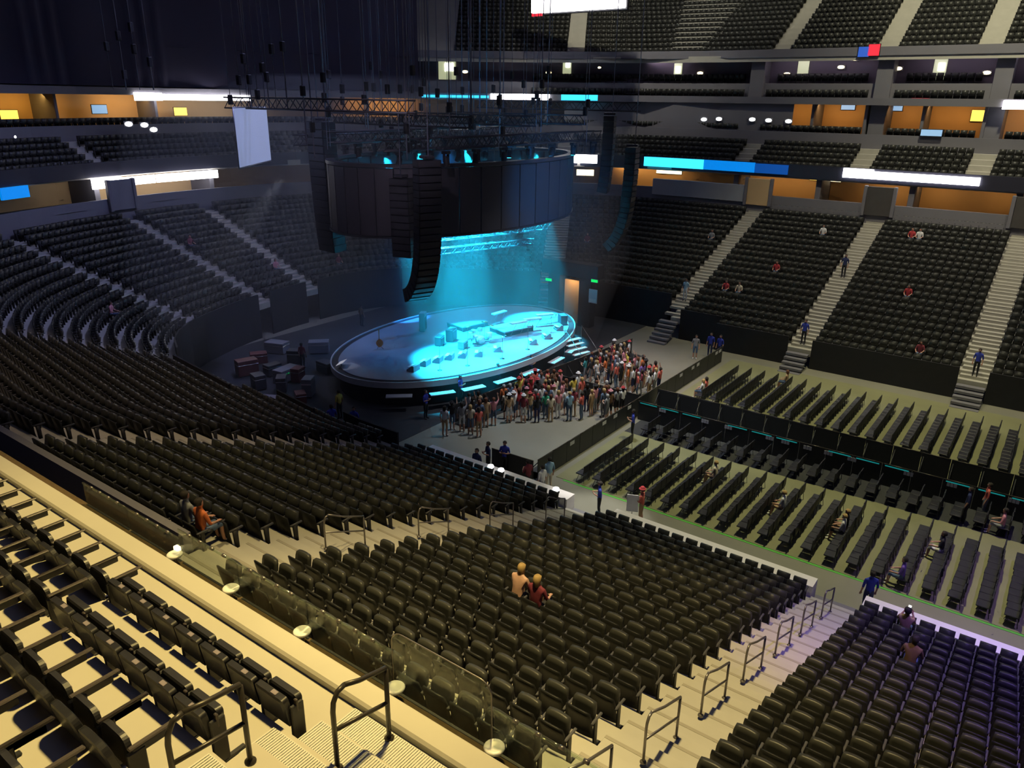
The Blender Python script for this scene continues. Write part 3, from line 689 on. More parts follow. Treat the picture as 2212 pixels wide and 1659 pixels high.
# ------------------------------------------------------------------ floor: tape, chairs, barricades
for nm, y, x0, x1 in (('near the white wall', 27.9, -17.2, 7), ('between the chair blocks', 34.55, -17.0, 7)):
    o = MB().box(((x0 + x1) / 2, y, .006), (x1 - x0, .15, .008)).build('floor_tape', MT['green']); tag(o, 'long green tape line on the floor ' + nm, 'tape line')
def chair_mesh():
    m = MB()
    m.cbox((0, 0, .44), (.46, .46, .06), .015); m.cbox((0, -.22, .70), (.46, .05, .40), .014, M=None)
    for sx in (-.2, .2):
        m.tube([(sx, .20, 0), (sx, .06, .42)], .012, 5, 1); m.tube([(sx, -.24, 0), (sx, -.18, .44), (sx, -.23, .84)], .012, 5, 1)
    return m.mesh('floor_chair', [MT['chair'], MT['chair_metal']])
CH = chair_mesh(); chs = []
for r_ in range(27):
    x = -16.45 + .875 * r_
    if x > 6.5: break
    for j in range(10): chs.append((x, 28.35 + .49 * j, 'near', r_, j))
    for j in range(3): chs.append((x, 34.95 + .49 * j, 'mid', r_, j))
    if r_ > 0 or True:
        for j in range(12): chs.append((x + .25, 41.5 + .49 * j, 'far', r_, j))
cp = np.array([[c[0], c[1], .5] for c in chs]); px, py, dp = proj(cp)
seen = [i for i in np.argsort(dp) if -30 < px[i] < FW + 30 and -30 < py[i] < FH + 30]
BLK = {'near': 'front block', 'mid': 'narrow middle block', 'far': 'back block'}
fsel = seen[:300]; frest = seen[300:]
for i in fsel:
    x, y, b, r_, j = chs[i]
    o = link('floor_chair', CH); o.location = (x + random.uniform(-.02, .02), y, 0); o.rotation_euler[2] = R(90) + random.uniform(-.04, .04)
    tag(o, 'dark folding chair, %s, %s row from the pit, %s from its near end' % (BLK[b], ORD(r_ + 1), ORD(j + 1)), 'chair', 'folding chairs on the arena floor')
tm = [np.array(CH.vertices[i].co) for i in range(len(CH.vertices))]
mrest = MB()
for i in frest:
    x, y, b, r_, j = chs[i]; M4 = T(x, y, 0, R(90)); mrest.cbox((0, 0, .44), (.46, .46, .06), .015, M4); mrest.cbox((0, -.22, .70), (.46, .05, .40), .014, M4)
    for sx in (-.2, .2): mrest.tube([(sx, .20, 0), (sx, .06, .42)], .012, 4, 1, M4); mrest.tube([(sx, -.24, 0), (sx, -.18, .44), (sx, -.23, .84)], .012, 4, 1, M4)
o = mrest.build('floor_chair_rows', [MT['chair'], MT['chair_metal']]); tag(o, 'the more distant rows of dark folding chairs on the floor', 'chairs', kind='stuff')
def barricade(name, A, B, label, signs=(), teal=False, side=1):
    A, B = Vector(A), Vector(B); L = (B - A).length; d = (B - A) / L; rz = math.atan2(d.y, d.x)
    e = empty('crowd_barricade', A, rz); tag(e, label, 'barricade')
    n = int(L / 1.22); st = L / n
    pm = MB().cbox((st / 2, 0, .56), (st - .02, .05, 1.08), .012).cbox((st / 2, side * .45, .03), (st - .04, .9, .05), .012).mesh('barrier_panel', [MT['barrier']])
    bm = MB().tube([(.1, side * .05, .95), (.1, side * .8, .05)], .025, 6).mesh('brace', [MT['barrier']])
    rm = MB().tube([(.01, 0, 1.12), (st - .01, 0, 1.12)], .03, 6).mesh('top_rail', [MT['rail']])
    tl = MB().box((st / 2, -.035 * side, 1.05), (st * .8, .012, .05)).mesh('led_strip', [MT['teal']])
    sg = MB()
    for q in (-1, 0, 1): sg.cbox((q * .14, 0, 0), (.12, .012, .20), .003)
    sg = sg.mesh('sign_card', [MT['sign']])
    for i in range(n):
        p = link('barrier_panel', pm, e); p.location = (st * i, 0, 0)
        link('brace', bm, p); link('top_rail', rm, p)
        if teal and i % 4 != 3: link('led_strip', tl, p)
    for q in signs:
        s_ = link('sign_card', sg, e); s_.location = (q, -.035 * side * 1.0, .93)
    return e
XB = -18.1
barricade('b', (XB, 27.0, 0), (XB, 49.6, 0), 'long black crowd barricade between the pit and the floor chairs', (3.0, 6.2, 7.4, 9.0, 15.8, 17.6, 18.4, 21.5, 22.1), side=1)
barricade('b', (XB + .2, 36.75, 0), (6.5, 36.75, 0), 'black barricade with teal light strip beside the front chair blocks', (1.5, 4.0, 5.3, 7.5, 8.3, 9.4, 10.4, 11.5, 14.0, 15.8, 18.2), True, side=1)
barricade('b', (XB + .2, 39.2, 0), (6.5, 39.2, 0), 'black barricade along the back floor block', (), side=-1)
barricade('b', (-24.6, 37.6, 0), (XB - .2, 37.6, 0), 'short black barricade splitting the standing crowd in two', (), side=1)
barricade('b', (-25.7, 29.8, 0), (-23.9, 47.3, 0), 'black security barricade right below the stage front', (), side=-1)
barricade('b', (-20.6, 26.7, 0), (XB - .1, 26.8, 0), 'short black barricade closing the pit at the near wall', (), side=1)

# ------------------------------------------------------------------ stage
SX, SY, SA, SB, SZ = -32.5, 38.8, 5.9, 9.9, 1.6
def ell(a, b, n=72): return [(a * math.cos(2 * math.pi * k / n), b * math.sin(2 * math.pi * k / n)) for k in range(n)]
st = empty('oval_stage', (SX, SY, 0)); tag(st, 'large oval concert stage with dark rim and lit deck', 'stage')
MB().prism(ell(SA, SB), SZ - .12, SZ).build('deck', MT['deck'], st)
def ell_band(a, b, a2, b2, z0, z1, n=96):
    m = MB(); P = ell(a, b, n); Q = ell(a2, b2, n)
    vs = [(x, y, z0) for x, y in P] + [(x, y, z1) for x, y in P] + [(x, y, z1) for x, y in Q] + [(x, y, z0) for x, y in Q]
    fs = []
    for k in range(n):
        l = (k + 1) % n
        fs += [(k, l, n + l, n + k), (n + k, n + l, 2 * n + l, 2 * n + k), (2 * n + k, 2 * n + l, 3 * n + l, 3 * n + k), (3 * n + k, 3 * n + l, l, k)]
    return m.add(vs, fs)
ell_band(SA + .02, SB + .02, SA + .42, SB + .42, SZ - .35, SZ - .06).build('rim_gutter', MT['deck_edge'], st)
ell_band(SA + .42, SB + .42, SA + .50, SB + .50, SZ - .34, SZ + .02).build('rim_edge', MT['led_edge'], st)
ell_band(SA - .02, SB - .02, SA - .1, SB - .1, 0.0, SZ - .13).build('skirt', MT['blackwall'], st)
for i, (a0) in enumerate((-62, -45, -33, -20, -8, 8, 22)):
    a = R(a0); o = MB().cbox((0, 0, 0), (1.5, .5, .06), .01).build('light_shelf', MT['led_edge'], st)
    o.location = ((SA + .9) * math.cos(a), (SB + .9) * math.sin(a), .95); o.rotation_euler[2] = math.atan2((SB) * math.cos(a), -(SA) * math.sin(a))
# stage steps
e = empty('stage_steps', (-25.6, 43.2, 0), R(-15)); tag(e, 'narrow lit steps leading up to the stage front', 'steps')
for i in range(6):
    MB().cbox((-.95 + .3 * i, 0, 1.45 - .25 * i), (.3, 1.5, .06), .01).build('step', MT['white_gear'], e)
for sy in (-.78, .78):
    MB().tube([(-.9, sy, .0), (-.9, sy, 2.35), (.75, sy, 1.0), (.75, sy, 0)], .025, 6).build('handrail', MT['steelrail'], e)
# oval LED screen band and rig above the stage
rg = empty('oval_led_screen', (SX, SY, 9.9)); tag(rg, 'huge dark oval LED screen band hanging over the stage', 'screen')
n = 40
for k in range(n):
    a0, a1 = 2 * math.pi * (k + .03) / n, 2 * math.pi * (k + .97) / n
    A = [((SA - .1) * math.cos(a), (SB - .1) * math.sin(a)) for a in (a0, a1)]; B = [((SA - .5) * math.cos(a), (SB - .5) * math.sin(a)) for a in (a0, a1)]
    MB().prism([A[0], A[1], B[1], B[0]], 0, 3.55).build('screen_panel', MT['screen_black'], rg)
ell_band(SA - .05, SB - .05, SA - .55, SB - .55, 3.6, 3.78).build('top_rail', MT['truss_dark'], rg)
ell_band(SA - .05, SB - .05, SA - .55, SB - .55, -.12, -.02).build('bottom_rail', MT['truss_dark'], rg)
def truss(name, A, B, w_, label, mt='truss_dark', parent=None, cat='truss'):
    A, B = Vector(A), Vector(B); L = (B - A).length; e = empty(name, A)
    e.rotation_euler = (B - A).to_track_quat('X', 'Z').to_euler()
    if parent is None: tag(e, label, cat)
    else: e.parent = parent
    h = w_ / 2
    ch = MB()
    for y in (-h, h):
        for z in (-h, h): MB().tube([(0, y, z), (L, y, z)], .045, 6).build('chord', MT[mt], e)
    n = max(2, int(L / w_)); m = MB()
    for i in range(n):
        x0, x1 = L * i / n, L * (i + 1) / n
        if i % 2: x0, x1 = x1, x0
        for y in (-h, h): m.tube([(x0, y, -h), (x1, y, h)], .022, 4)
        for z in (-h, h): m.tube([(x0, -h, z), (x1, h, z)], .022, 4)
    m.build('lacing', MT[mt], e); return e
TZ = [15.0, 16.2]
for i, (A, B) in enumerate([((-37.5, 30, 14.6), (-37.5, 48, 14.6)), ((-34.0, 29.5, 14.9), (-34.0, 48.5, 14.9)), ((-30.5, 29.8, 14.6), (-30.5, 48.2, 14.6)), ((-27.4, 31, 14.8), (-27.4, 47, 14.8)),
                           ((-38, 33, 15.8), (-27, 33, 15.8)), ((-38, 38.8, 15.8), (-27, 38.8, 15.8)), ((-38, 44.5, 15.8), (-27, 44.5, 15.8)), ((-40, 27.5, 16.6), (-26, 27.5, 16.6)), ((-40, 50, 16.6), (-26, 50, 16.6))]):
    truss('lighting_truss', A, B, .55, 'dark box truss of the stage rig, %s' % ['rearmost along the stage', 'behind the middle', 'in front of the middle', 'front one over the stage edge', 'left cross member', 'middle cross member', 'right cross member', 'outer one over the left speakers', 'outer one over the right speakers'][i])
truss('low_truss', (-34.5, 36.2, 8.4), (-30.4, 46.0, 8.6), .5, 'bright cyan lit truss hanging just under the oval screen', 'truss')
truss('low_truss', (-34.0, 35.6, 7.6), (-30.6, 44.2, 7.7), .35, 'lower cyan lit bar truss under the oval screen', 'truss')
# moving head lamps on the rig
def moving_head(loc, rx, rz, lit, label, group):
    e = empty('moving_head_lamp', loc, rz); tag(e, label, 'stage lamp', group)
    MB().cbox((0, 0, -.06), (.40, .34, .16), .02).build('base', MT['rig'], e)
    y = MB(); y.cbox((-.19, 0, -.32), (.05, .16, .44), .01).cbox((.19, 0, -.32), (.05, .16, .44), .01).build('yoke', MT['rig'], e)
    h = MB().lathe([(.08, .22), (.15, .16), (.16, -.05), (.17, -.26), (.155, -.28)], 12).build('head', MT['rig'], e); h.matrix_local = T(0, 0, -.46, 0, rx)
    MB().lathe([(.14, -.285), (.14, -.295)], 12).build('lens', MT['lamp_cyan'] if lit else MT['case_grey'], h)
    return e
mh = 0
for ti, (x, zz) in enumerate(((-37.5, 14.2), (-34, 14.5), (-30.5, 14.2), (-27.4, 14.4))):
    for j in range(7):
        y = 31.2 + 2.5 * j + .3 * (ti % 2); mh += 1
        moving_head((x, y, zz), R(random.uniform(-35, 35)), R(random.uniform(0, 180)), (ti, j) in ((3, 2), (2, 4), (3, 5)), '%s moving head lamp along the %s truss of the stage rig' % (ORD(j + 1), ['rearmost', 'second', 'third', 'front'][ti]), 'moving head lamps of the stage rig')
# hanging chains and cables
cl_ = []
for i in range(64):
    a = random.random() * 2 * math.pi; q = math.sqrt(random.random())
    cl_.append((SX + (SA + 1.5) * q * math.cos(a), SY + (SB + 2.0) * q * math.sin(a), 13.8 + random.random() * 2.2))
cl_ += [(-38.5 + .5 * i, 26.6 + .3 * (i % 3), 16.4) for i in range(9)] + [(-46 + .7 * i, 24.2 + .4 * (i % 2), 17.2) for i in range(6)]
for i, (x, y, z) in enumerate(cl_):
    L = 46.6 - z; m = MB().tube([(0, 0, 0), (0, 0, L)], .018 if i % 3 else .035, 5)
    e = empty('hoist_chain', (x, y, z)); tag(e, 'thin vertical hoist chain above the stage rig', 'chain', 'hoist chains above the stage rig'); m.build('chain', MT['cable'], e)
    MB().cbox((0, 0, random.uniform(.3, 3.5)), (.22, .22, .5), .03).build('hoist_motor', MT['rig'], e)
# line array loudspeakers
def line_array(top, n, face, wd, curve, label, hh=.36, dd=.7):
    e = empty('line_array_speaker', top, face); tag(e, label, 'loudspeaker')
    cm = MB().cbox((0, 0, -hh / 2), (dd, wd, hh - .02), .015).mesh('cabinet', [MT['pa']])
    gm = MB().cbox((dd / 2 + .01, 0, -hh / 2), (.03, wd * .94, hh - .06), .006).mesh('grille', [MT['grille']])
    p = Vector((0, 0, 0)); a = 0.0
    MB().cbox((0, 0, .12), (dd * 1.1, .5, .14), .02).build('flying_bar', MT['truss_dark'], e)
    MB().tube([(.15, 0, .15), (.15, 0, 46.5 - top[2])], .03, 5).build('hoist_chain', MT['cable'], e)
    for i in range(n):
        c = link('cabinet', cm, e); c.matrix_local = Matrix.Translation(p) @ Matrix.Rotation(a, 4, 'Y'); link('grille', gm, c)
        p = p + Vector((-math.sin(a) * hh, 0, -math.cos(a) * hh)); a += R(curve[0] + curve[1] * (i / n) ** 3)
    return e
P = at(922, 345, x=-26.5); line_array(P, 22, R(-22), 1.25, (.3, 15.0), 'long curved black line array speaker hanging front left of the stage')
P = at(868, 385, x=-29.5); line_array(P, 11, R(-75), 1.15, (.2, .6), 'straight black speaker array hanging behind the long curved one', .38, .8)
P = at(692, 262, x=-36.5); line_array(P, 17, R(-95), 1.6, (.2, .8), 'wide dark speaker array hanging at the far left of the rig', .44, .9)
P = at(1318, 250, x=-27); line_array(P, 14, R(20), 1.05, (.2, 3.0), 'speckled black speaker array hanging right of the stage rig')
P = at(1367, 318, x=-25.5); line_array(P, 20, R(12), 1.2, (.3, 11.0), 'curved black line array speaker hanging front right of the stage')
# side video screen edge-on
A, B = at(503, 236, x=-37), at(573, 219, x=-40.2)
e = empty('side_video_screen', A, math.atan2(B[1] - A[1], B[0] - A[0])); tag(e, 'pale blue video screen seen edge-on, hanging left of the rig', 'screen')
L = float(np.linalg.norm((B - A)[:2])); MB().cbox((L / 2, 0, -1.45), (L, .06, 3.0), .01).build('screen_face', MT['skyscreen'], e)
MB().tube([(0, 0, .08), (0, 0, -3.0), (L, 0, -3.0), (L, 0, .08), (0, 0, .08)], .035, 6).build('frame', MT['truss'], e)
MB().tube([(L / 2, 0, .08), (L / 2, 0, 46.5 - A[2])], .03, 5).build('hoist_chain', MT['cable'], e)
# the haze-lit spot lights of the stage
CY_ = (.012, .62, 1.0); BL_ = (.02, .28, 1.0)
LM = [((-34.0, 33.5, 13.8), (-29.5, 35.5, 1.6), CY_, 30), ((-34, 41, 13.8), (-29.4, 41.5, 1.6), CY_, 30), ((-31, 45, 13.6), (-30.5, 45.5, 1.6), CY_, 26), ((-35.5, 38, 13.8), (-31, 39.5, 1.6), CY_, 30), ((-30, 37.0, 13.4), (-28.6, 34, 1.6), CY_, 26)]
for i, (p, q, c, dg) in enumerate(LM): spot('stage_spot_%d' % i, p, q, 120000, c, dg + 3, .6, .12)
spot('stage_blue_wash', (-33, 38, 14.2), (-34.5, 39, 1.6), 4200, BL_, 85, .8, .3)
spot('screen_blue_wash', (-14, 36, 13.0), (-27.0, 41.0, 11.7), 9000, (.03, .28, .85), 46, .9, .3)
spot('beam_blue', (-37.3, 37.3, 13.4), (-39.3, 40.3, 1.4), 50000, BL_, 18, .4, .1)
spot('beam_cyan', (-32.0, 44.5, 13.4), (-31.2, 43.0, 1.6), 40000, (.02, .62, 1.0), 18, .4, .1)
spot('deck_soft_white', (-40, 31, 16), (-34.5, 31.6, 1.6), 900, (.75, .78, 1.0), 34, .8, .3)
spot('rig_magenta', (-22, 22, 19), (-32, 31, 12.5), 2000, (.72, .62, .85), 46, .9, .3)

# ------------------------------------------------------------------ gear on and around the stage
def on(px, py, z=SZ): P = at(px, py, z=z); return (P[0], P[1], z)
# drum kit
P = on(1035, 742); e = empty('drum_kit', P, R(80)); tag(e, 'bright white drum kit in the middle of the stage', 'drum kit')
MB().lathe([(.28, 0), (.29, .02), (.29, .40), (.28, .42)], 20, M=T(0, .1, .30, 0, R(90))).build('bass_drum', MT['drumskin'], e)
for x, y, z, r_, h in ((-.3, .25, .75, .16, .22), (.3, .25, .75, .17, .24), (.62, -.3, .35, .2, .38), (-.55, -.25, .6, .18, .14)):
    d = MB().lathe([(r_ - .01, 0), (r_, .01), (r_, h - .01), (r_ - .01, h)], 16, M=T(x, y, z)).build('drum', MT['drumskin'], e)
    MB().tube([(x, y, 0), (x, y, z)], .015, 5).build('stand', MT['chrome'], e)
for x, y, z in ((-.75, .3, 1.25), (.75, .3, 1.3), (.95, -.1, 1.1), (-.85, -.1, .95)):
    c = MB().lathe([(.23, 0), (.08, .035), (.02, .05)], 16, M=T(x, y, z)).build('cymbal', MT['cymbal'], e); MB().tube([(x, y, 0), (x, y, z)], .012, 5).build('stand', MT['chrome'], e)
MB().lathe([(.17, 0), (.18, .05), (.16, .09)], 14, M=T(0, -.75, .48)).build('stool', MT['deck_edge'], e)
P = on(1028, 745, SZ); 
def riser(px, py, wd, dp, h, rz, label):
    P = on(px, py); e = empty('stage_riser', P, rz); tag(e, label, 'riser'); MB().cbox((0, 0, h - .04), (wd, dp, .08), .01).build('top', MT['deck'], e)
    for sx in (-1, 1):
        for sy in (-1, 1): MB().box((sx * (wd / 2 - .06), sy * (dp / 2 - .06), (h - .08) / 2), (.08, .08, h - .08)).build('leg', MT['deck_edge'], e)
    MB().box((0, 0, (h - .08) / 2), (wd - .1, dp - .1, h - .09)).build('skirt', MT['blackwall'], e)
riser(1105, 715, 2.6, 1.8, .35, R(75), 'low stage platform under the keyboards right of the drums')
riser(1010, 705, 2.4, 1.8, .35, R(80), 'low stage platform behind the drum kit')
def keyboard(px, py, rz, label, z=SZ):
    P = on(px, py, z); e = empty('keyboard', P, rz); tag(e, label, 'keyboard')
    MB().cbox((0, 0, .86), (1.35, .36, .10), .015).build('body', MT['white_gear'], e)
    m = MB()
    for i in range(30): m.box((-.6 + .04 * i, -.08, .915), (.035, .16, .012))
    m.build('key_bed', MT['cardw'], e)
    for q in (-.4, .4): MB().tube([(q - .25, 0, .02), (q + .25, 0, .82)], .018, 5).build('stand', MT['chrome'], e)
keyboard(1120, 722, R(70), 'left white keyboard on a cross stand right of the drums'); keyboard(1150, 714, R(62), 'middle white keyboard right of the drums'); keyboard(1176, 704, R(58), 'right white keyboard near the stage edge')
keyboard(1078, 700, R(85), 'slim white keyboard behind the drums')
def wedge(px, py, rz, label):
    P = on(px, py); e = empty('stage_monitor', P, rz); tag(e, label, 'monitor speaker', 'monitor speakers along the stage front')
    m = MB().add([(-.35, -.25, 0), (.35, -.25, 0), (.35, .25, 0), (-.35, .25, 0), (-.35, .25, .36), (.35, .25, .36), (.35, .12, .40), (-.35, .12, .40), (-.35, -.25, .12), (.35, -.25, .12)],
                [(0, 1, 2, 3), (3, 2, 5, 4), (4, 5, 6, 7), (7, 6, 9, 8), (8, 9, 1, 0), (0, 3, 4, 7, 8), (1, 9, 6, 5, 2)])
    m.build('cabinet', MT['case_grey'], e); MB().cbox((0, -.06, .275), (.6, .36, .02), .005, M=Matrix.Identity(4)).build('grille', MT['white_gear'], e).rotation_euler[0] = R(0)
for i, (px_, py_) in enumerate([(893, 800), (918, 788), (946, 781), (971, 775), (999, 771), (1034, 768), (1074, 758), (1150, 742), (1180, 730), (1206, 712)]):
    wedge(px_, py_, R(-80 + 5 * i), 'small pale wedge monitor on the stage front, %s from the left' % ORD(i + 1))
def mic(px, py, label, h=1.5):
    P = on(px, py); e = empty('microphone_stand', P); tag(e, label, 'microphone stand', 'microphone stands on the stage')
    MB().lathe([(.15, 0), (.15, .02), (.02, .04)], 12).build('base', MT['deck_edge'], e); MB().tube([(0, 0, .03), (0, 0, h)], .014, 6).build('pole', MT['chrome'], e)
    MB().tube([(0, 0, h), (.35, 0, h + .12)], .011, 5).build('boom', MT['chrome'], e); MB().lathe([(.015, 0), (.02, .1), (.032, .13), (.025, .18)], 10, M=T(.35, 0, h + .08)).build('microphone', MT['deck_edge'], e)
for i, (px_, py_) in enumerate([(1085, 775), (950, 800), (1010, 790), (1140, 755), (1190, 730)]): mic(px_, py_, 'thin microphone stand near the stage front, %s from the left' % ORD(sorted([1085, 950, 1010, 1140, 1190]).index(px_) + 1))
def amp(px, py, wd, dp, h, rz, mt, label, z=SZ, cat='amplifier'):
    P = on(px, py, z); e = empty('amplifier_cabinet', P, rz); tag(e, label, cat)
    MB().cbox((0, 0, h / 2 + .03), (wd, dp, h), .02).build('case', MT[mt], e); MB().cbox((0, dp / 2 + .006, h * .45), (wd * .88, .02, h * .7), .005).build('grille', MT['grille'], e)
    MB().cbox((0, dp / 2 + .006, h * .9), (wd * .88, .02, h * .12), .004).build('control_panel', MT['case_grey'], e)
    for sx in (-1, 1): MB().cbox((sx * wd * .4, 0, .015), (.06, dp * .8, .03), .005).build('foot', MT['rig'], e)
amp(914, 714, .7, .4, 1.3, R(-60), 'case_grey', 'tall blue-lit amplifier stack at the rear left of the stage')
amp(975, 735, .9, .5, .8, R(-70), 'case', 'dark amplifier left of the drum kit'); amp(950, 745, .7, .45, .6, R(-70), 'case', 'small dark amplifier further left of the drum kit')
amp(1000, 752, .7, .45, .5, R(-75), 'case_grey', 'grey amplifier in front of the drum kit'); amp(1215, 700, .8, .5, .7, R(-40), 'case', 'dark amplifier at the right end of the stage')
# guitar on the dark left end
P = on(820, 756); e = empty('guitar', P, R(30)); tag(e, 'orange wooden guitar on a stand at the dark left end of the stage', 'guitar')
pl = [(.19 * math.cos(a) * (1 - .18 * math.cos(2 * a + math.pi)) , .27 * math.sin(a)) for a in [2 * math.pi * i / 24 for i in range(24)]]
MB().prism([(x, y + .45) for x, y in pl], -.05, .05).build('body', MT['wood'], e).rotation_euler[0] = R(78)
MB().cbox((0, .0, .95), (.05, .03, .62), .006).build('neck', MT['wood'], e); MB().cbox((0, 0, 1.32), (.08, .03, .14), .008).build('headstock', MT['wood'], e)
MB().tube([(-.2, .2, 0), (0, 0, .4), (.2, .2, 0)], .015, 5).build('stand', MT['deck_edge'], e)
# lit music sheets on a stand at the left rim
P = on(738, 795, 1.5); e = empty('music_stand', (P[0], P[1], 0), R(-60)); tag(e, 'stand with bright white sheets at the left rim of the stage', 'music stand')
MB().tube([(0, 0, 0), (0, 0, 1.75)], .02, 6).build('pole', MT['deck_edge'], e)
o = MB().cbox((0, 0, 0), (.85, .5, .02), .004).build('desk', MT['cardw'], e); o.matrix_local = T(0, 0, 1.85, 0, R(24))
for q in (-.2, .2): MB().cbox((q, 0, .015), (.36, .44, .008), .002).build('sheet', MT['cardw'], o)
spot('sheet_lamp', (P[0] - 1, P[1] - 1, 4.2), (P[0], P[1], 1.9), 90, (1, 1, 1), 26, .3, .05)
# crew corner to the left of the stage
crew = [(600, 752, 1.5, .9, .75, 'case_grey', 'pale grey flight case'), (640, 775, 1.0, .7, .9, 'case', 'dark flight case'), (690, 752, 1.4, .8, .8, 'case_grey', 'wide grey flight case touching the stage rim'), (560, 775, 1.1, .7, .7, 'case_red', 'dull red flight case'),
        (535, 800, 1.3, .8, 1.0, 'case_red', 'large dull red crate at the left edge of the crew corner'), (590, 800, 1.0, .7, .7, 'case', 'low dark case'), (620, 812, 1.6, .8, .8, 'case_grey', 'long grey case with small green lamps'), (645, 815, .8, .6, .9, 'case_red', 'bright red case'),
        (668, 845, .9, .6, 1.1, 'case_grey', 'upright grey case'), (610, 835, .9, .6, .9, 'case', 'dark case'), (650, 860, .8, .6, .6, 'case_red', 'small red case near the near-side railing'), (560, 830, .9, .7, .9, 'case', 'dark crate'), (705, 795, 1.2, .7, .7, 'case', 'dark case under the music stand')]
for i, (px_, py_, wd, dp, h, mt, lab) in enumerate(crew):
    P = at(px_, py_ + 10, z=0); e = empty('flight_case', (P[0], P[1], 0), R(20 + 13 * i)); tag(e, lab + (' in the crew corner, %s from the left' % ORD(sorted(c[0] for c in crew).index(px_) + 1) if len(lab.split()) < 6 else ''), 'flight case')
    MB().cbox((0, 0, h / 2 + .08), (wd, dp, h), .02).build('body', MT[mt], e)
    MB().cbox((0, 0, h * .72 + .08), (wd + .015, dp + .015, .03), .004).build('lid_trim', MT['chrome'], e)
    for sx in (-1, 1):
        for sy in (-1, 1): MB().lathe([(.04, -.02), (.045, 0), (.04, .02)], 10, M=T(sx * wd * .4, sy * dp * .38, .045, 0, R(90))).build('castor', MT['rig'], e)
    if 'green lamps' in lab:
        for q in range(4): MB().box((-.4 + .2 * q, -dp / 2 - .01, h * .8), (.07, .02, .03)).build('indicator_lamp', MT['lamp_green'], e)
o = MB().cbox((0, 0, .012), (2.2, 1.5, .024), .008).build('rug', MT['carpet_red']); o.location = at(568, 862, z=.0); o.rotation_euler[2] = R(25); tag(o, 'pale striped mat on the floor of the crew corner', 'rug')
# far corner backstage: portal with amber light, exit signs
P = at(1237, 672, z=0); PY = 51.6
e = empty('backstage_portal', at(1237, 672, y=PY) * [1, 1, 0], 0); tag(e, 'black backstage portal with amber lit opening right of the stage', 'portal')
MB().cbox((0, 0, 1.75), (1.6, .2, 3.5), .02).build('amber_panel', MT['suitewall'], e)
for sx in (-1, 1): MB().cbox((sx * 1.45, -.3, 2.0), (1.1, .8, 4.0), .03).build('side_drape', MT['blackwall'], e)
MB().cbox((0, -.3, 4.5), (5.2, 1.0, 1.1), .03).build('lintel', MT['blackwall'], e)
area('portal_lamp', (e.location[0], PY - .9, 3.8), (e.location[0], PY, 1.5), .6, 30, (1, .6, .25))
for px_, py_, lab in ((1185, 604, 'small green exit sign above the rear of the stage'), (1284, 607, 'small green exit sign right of the amber portal')):
    P = at(px_, py_, y=PY - 1); e = empty('exit_sign', P); tag(e, lab, 'sign'); MB().cbox((0, .05, 0), (.62, .08, .26), .01).build('housing', MT['case_grey'], e); MB().box((0, .0, 0), (.56, .02, .2)).build('lit_face', MT['lamp_green'], e)
P = at(1281, 640, y=PY - .8); e = empty('notice_board', P); tag(e, 'pale lit notice board under the right exit sign', 'notice board'); MB().cbox((0, 0, 0), (.75, .06, 1.1), .01).build('board', MT['sign'], e); MB().cbox((0, -.04, -.35), (.6, .02, .3), .004).build('sheet', MT['cardw'], e)
P = at(1117, 640, x=-38.6); e = empty('lit_shelf', P, R(15)); tag(e, 'small shelf unit glowing warm white behind the stage', 'shelf')
MB().cbox((0, 0, 0), (.9, .3, 1.1), .01).build('carcass', MT['case_grey'], e)
for q in range(3): MB().box((.0, -.17, -.36 + .36 * q), (.78, .04, .22)).build('lit_shelf_face', MT['lamp_warm'], e)
MB().box((0, 0, -P[2] / 2 - .3), (.12, .12, P[2] - .6)).build('stand', MT['rig'], e)
# ------------------------------------------------------------------ LED boards and small lamps of the hall
def s_px(px, d, z, s0, s1):
    ss = np.linspace(s0, s1, 3000); A, a = off(ss, d); q = np.concatenate([A, np.full((len(ss), 1), z)], 1); X, Y, D = proj(q)
    X = np.where(D > 1, X, 1e9); return ss[np.argmin(np.abs(X - px))]
def led_board(px0, px1, d, z0, z1, mt, label, end=False):
    rg_ = (S_K1, S_K4 + 6) if end else (S_K4 + 3, S_B)
    a, b = s_px(px0, d, z0, *rg_), s_px(px1, d, z0, *rg_)
    n = max(1, int((b - a) / 1.6)); e = empty('led_ribbon_board'); A, _ = off(np.array([(a + b) / 2]), d); e.location = (A[0][0], A[0][1], z0)
    tag(e, label, 'LED board')
    for i in range(n):
        s0, s1 = a + (b - a) * i / n + .02, a + (b - a) * (i + 1) / n - .02
        Q, _ = off(np.array([s0, s1, s1, s0]), np.array([d, d, d - .16, d - .16])); Q = Q - A[0]
        MB().prism([tuple(q) for q in Q], 0, z1 - z0).build('led_panel', MT[mt], e)
DL, DH = DT + .88, DU + .28
led_board(197, 262, DL - .1, 10.05, 10.85, 'led_white', 'short glowing white LED board at the left end of the hall', True)
led_board(262, 470, DL - .1, 10.1, 10.75, 'led_white', 'long glowing white LED board at the left, above the end stand', True)
led_board(0, 62, DL - .1, 10.1, 10.9, 'led_blue', 'blue LED board at the far left edge', True)
led_board(288, 350, DH, 16.45, 17.1, 'led_white', 'short glowing white LED board on the upper left balcony', True)
led_board(352, 545, DH, 16.5, 17.0, 'led_white', 'long glowing white LED board on the upper left balcony', True)
led_board(1224, 1311, DL, 11.15, 11.95, 'led_white', 'glowing white LED board just right of the oval screen')
led_board(1338, 1362, DL, 11.1, 11.9, 'led_cyan', 'small cyan LED board between the right speaker arrays')
led_board(1388, 1520, DL, 11.1, 11.95, 'led_cyan', 'bright cyan LED board right of the curved speaker array')
led_board(1520, 1630, DL, 11.1, 11.95, 'led_blue', 'blue LED board continuing the cyan one')
led_board(1630, 1702, DL, 11.1, 11.9, 'led_deep', 'dim deep blue LED board fading out across the hall')
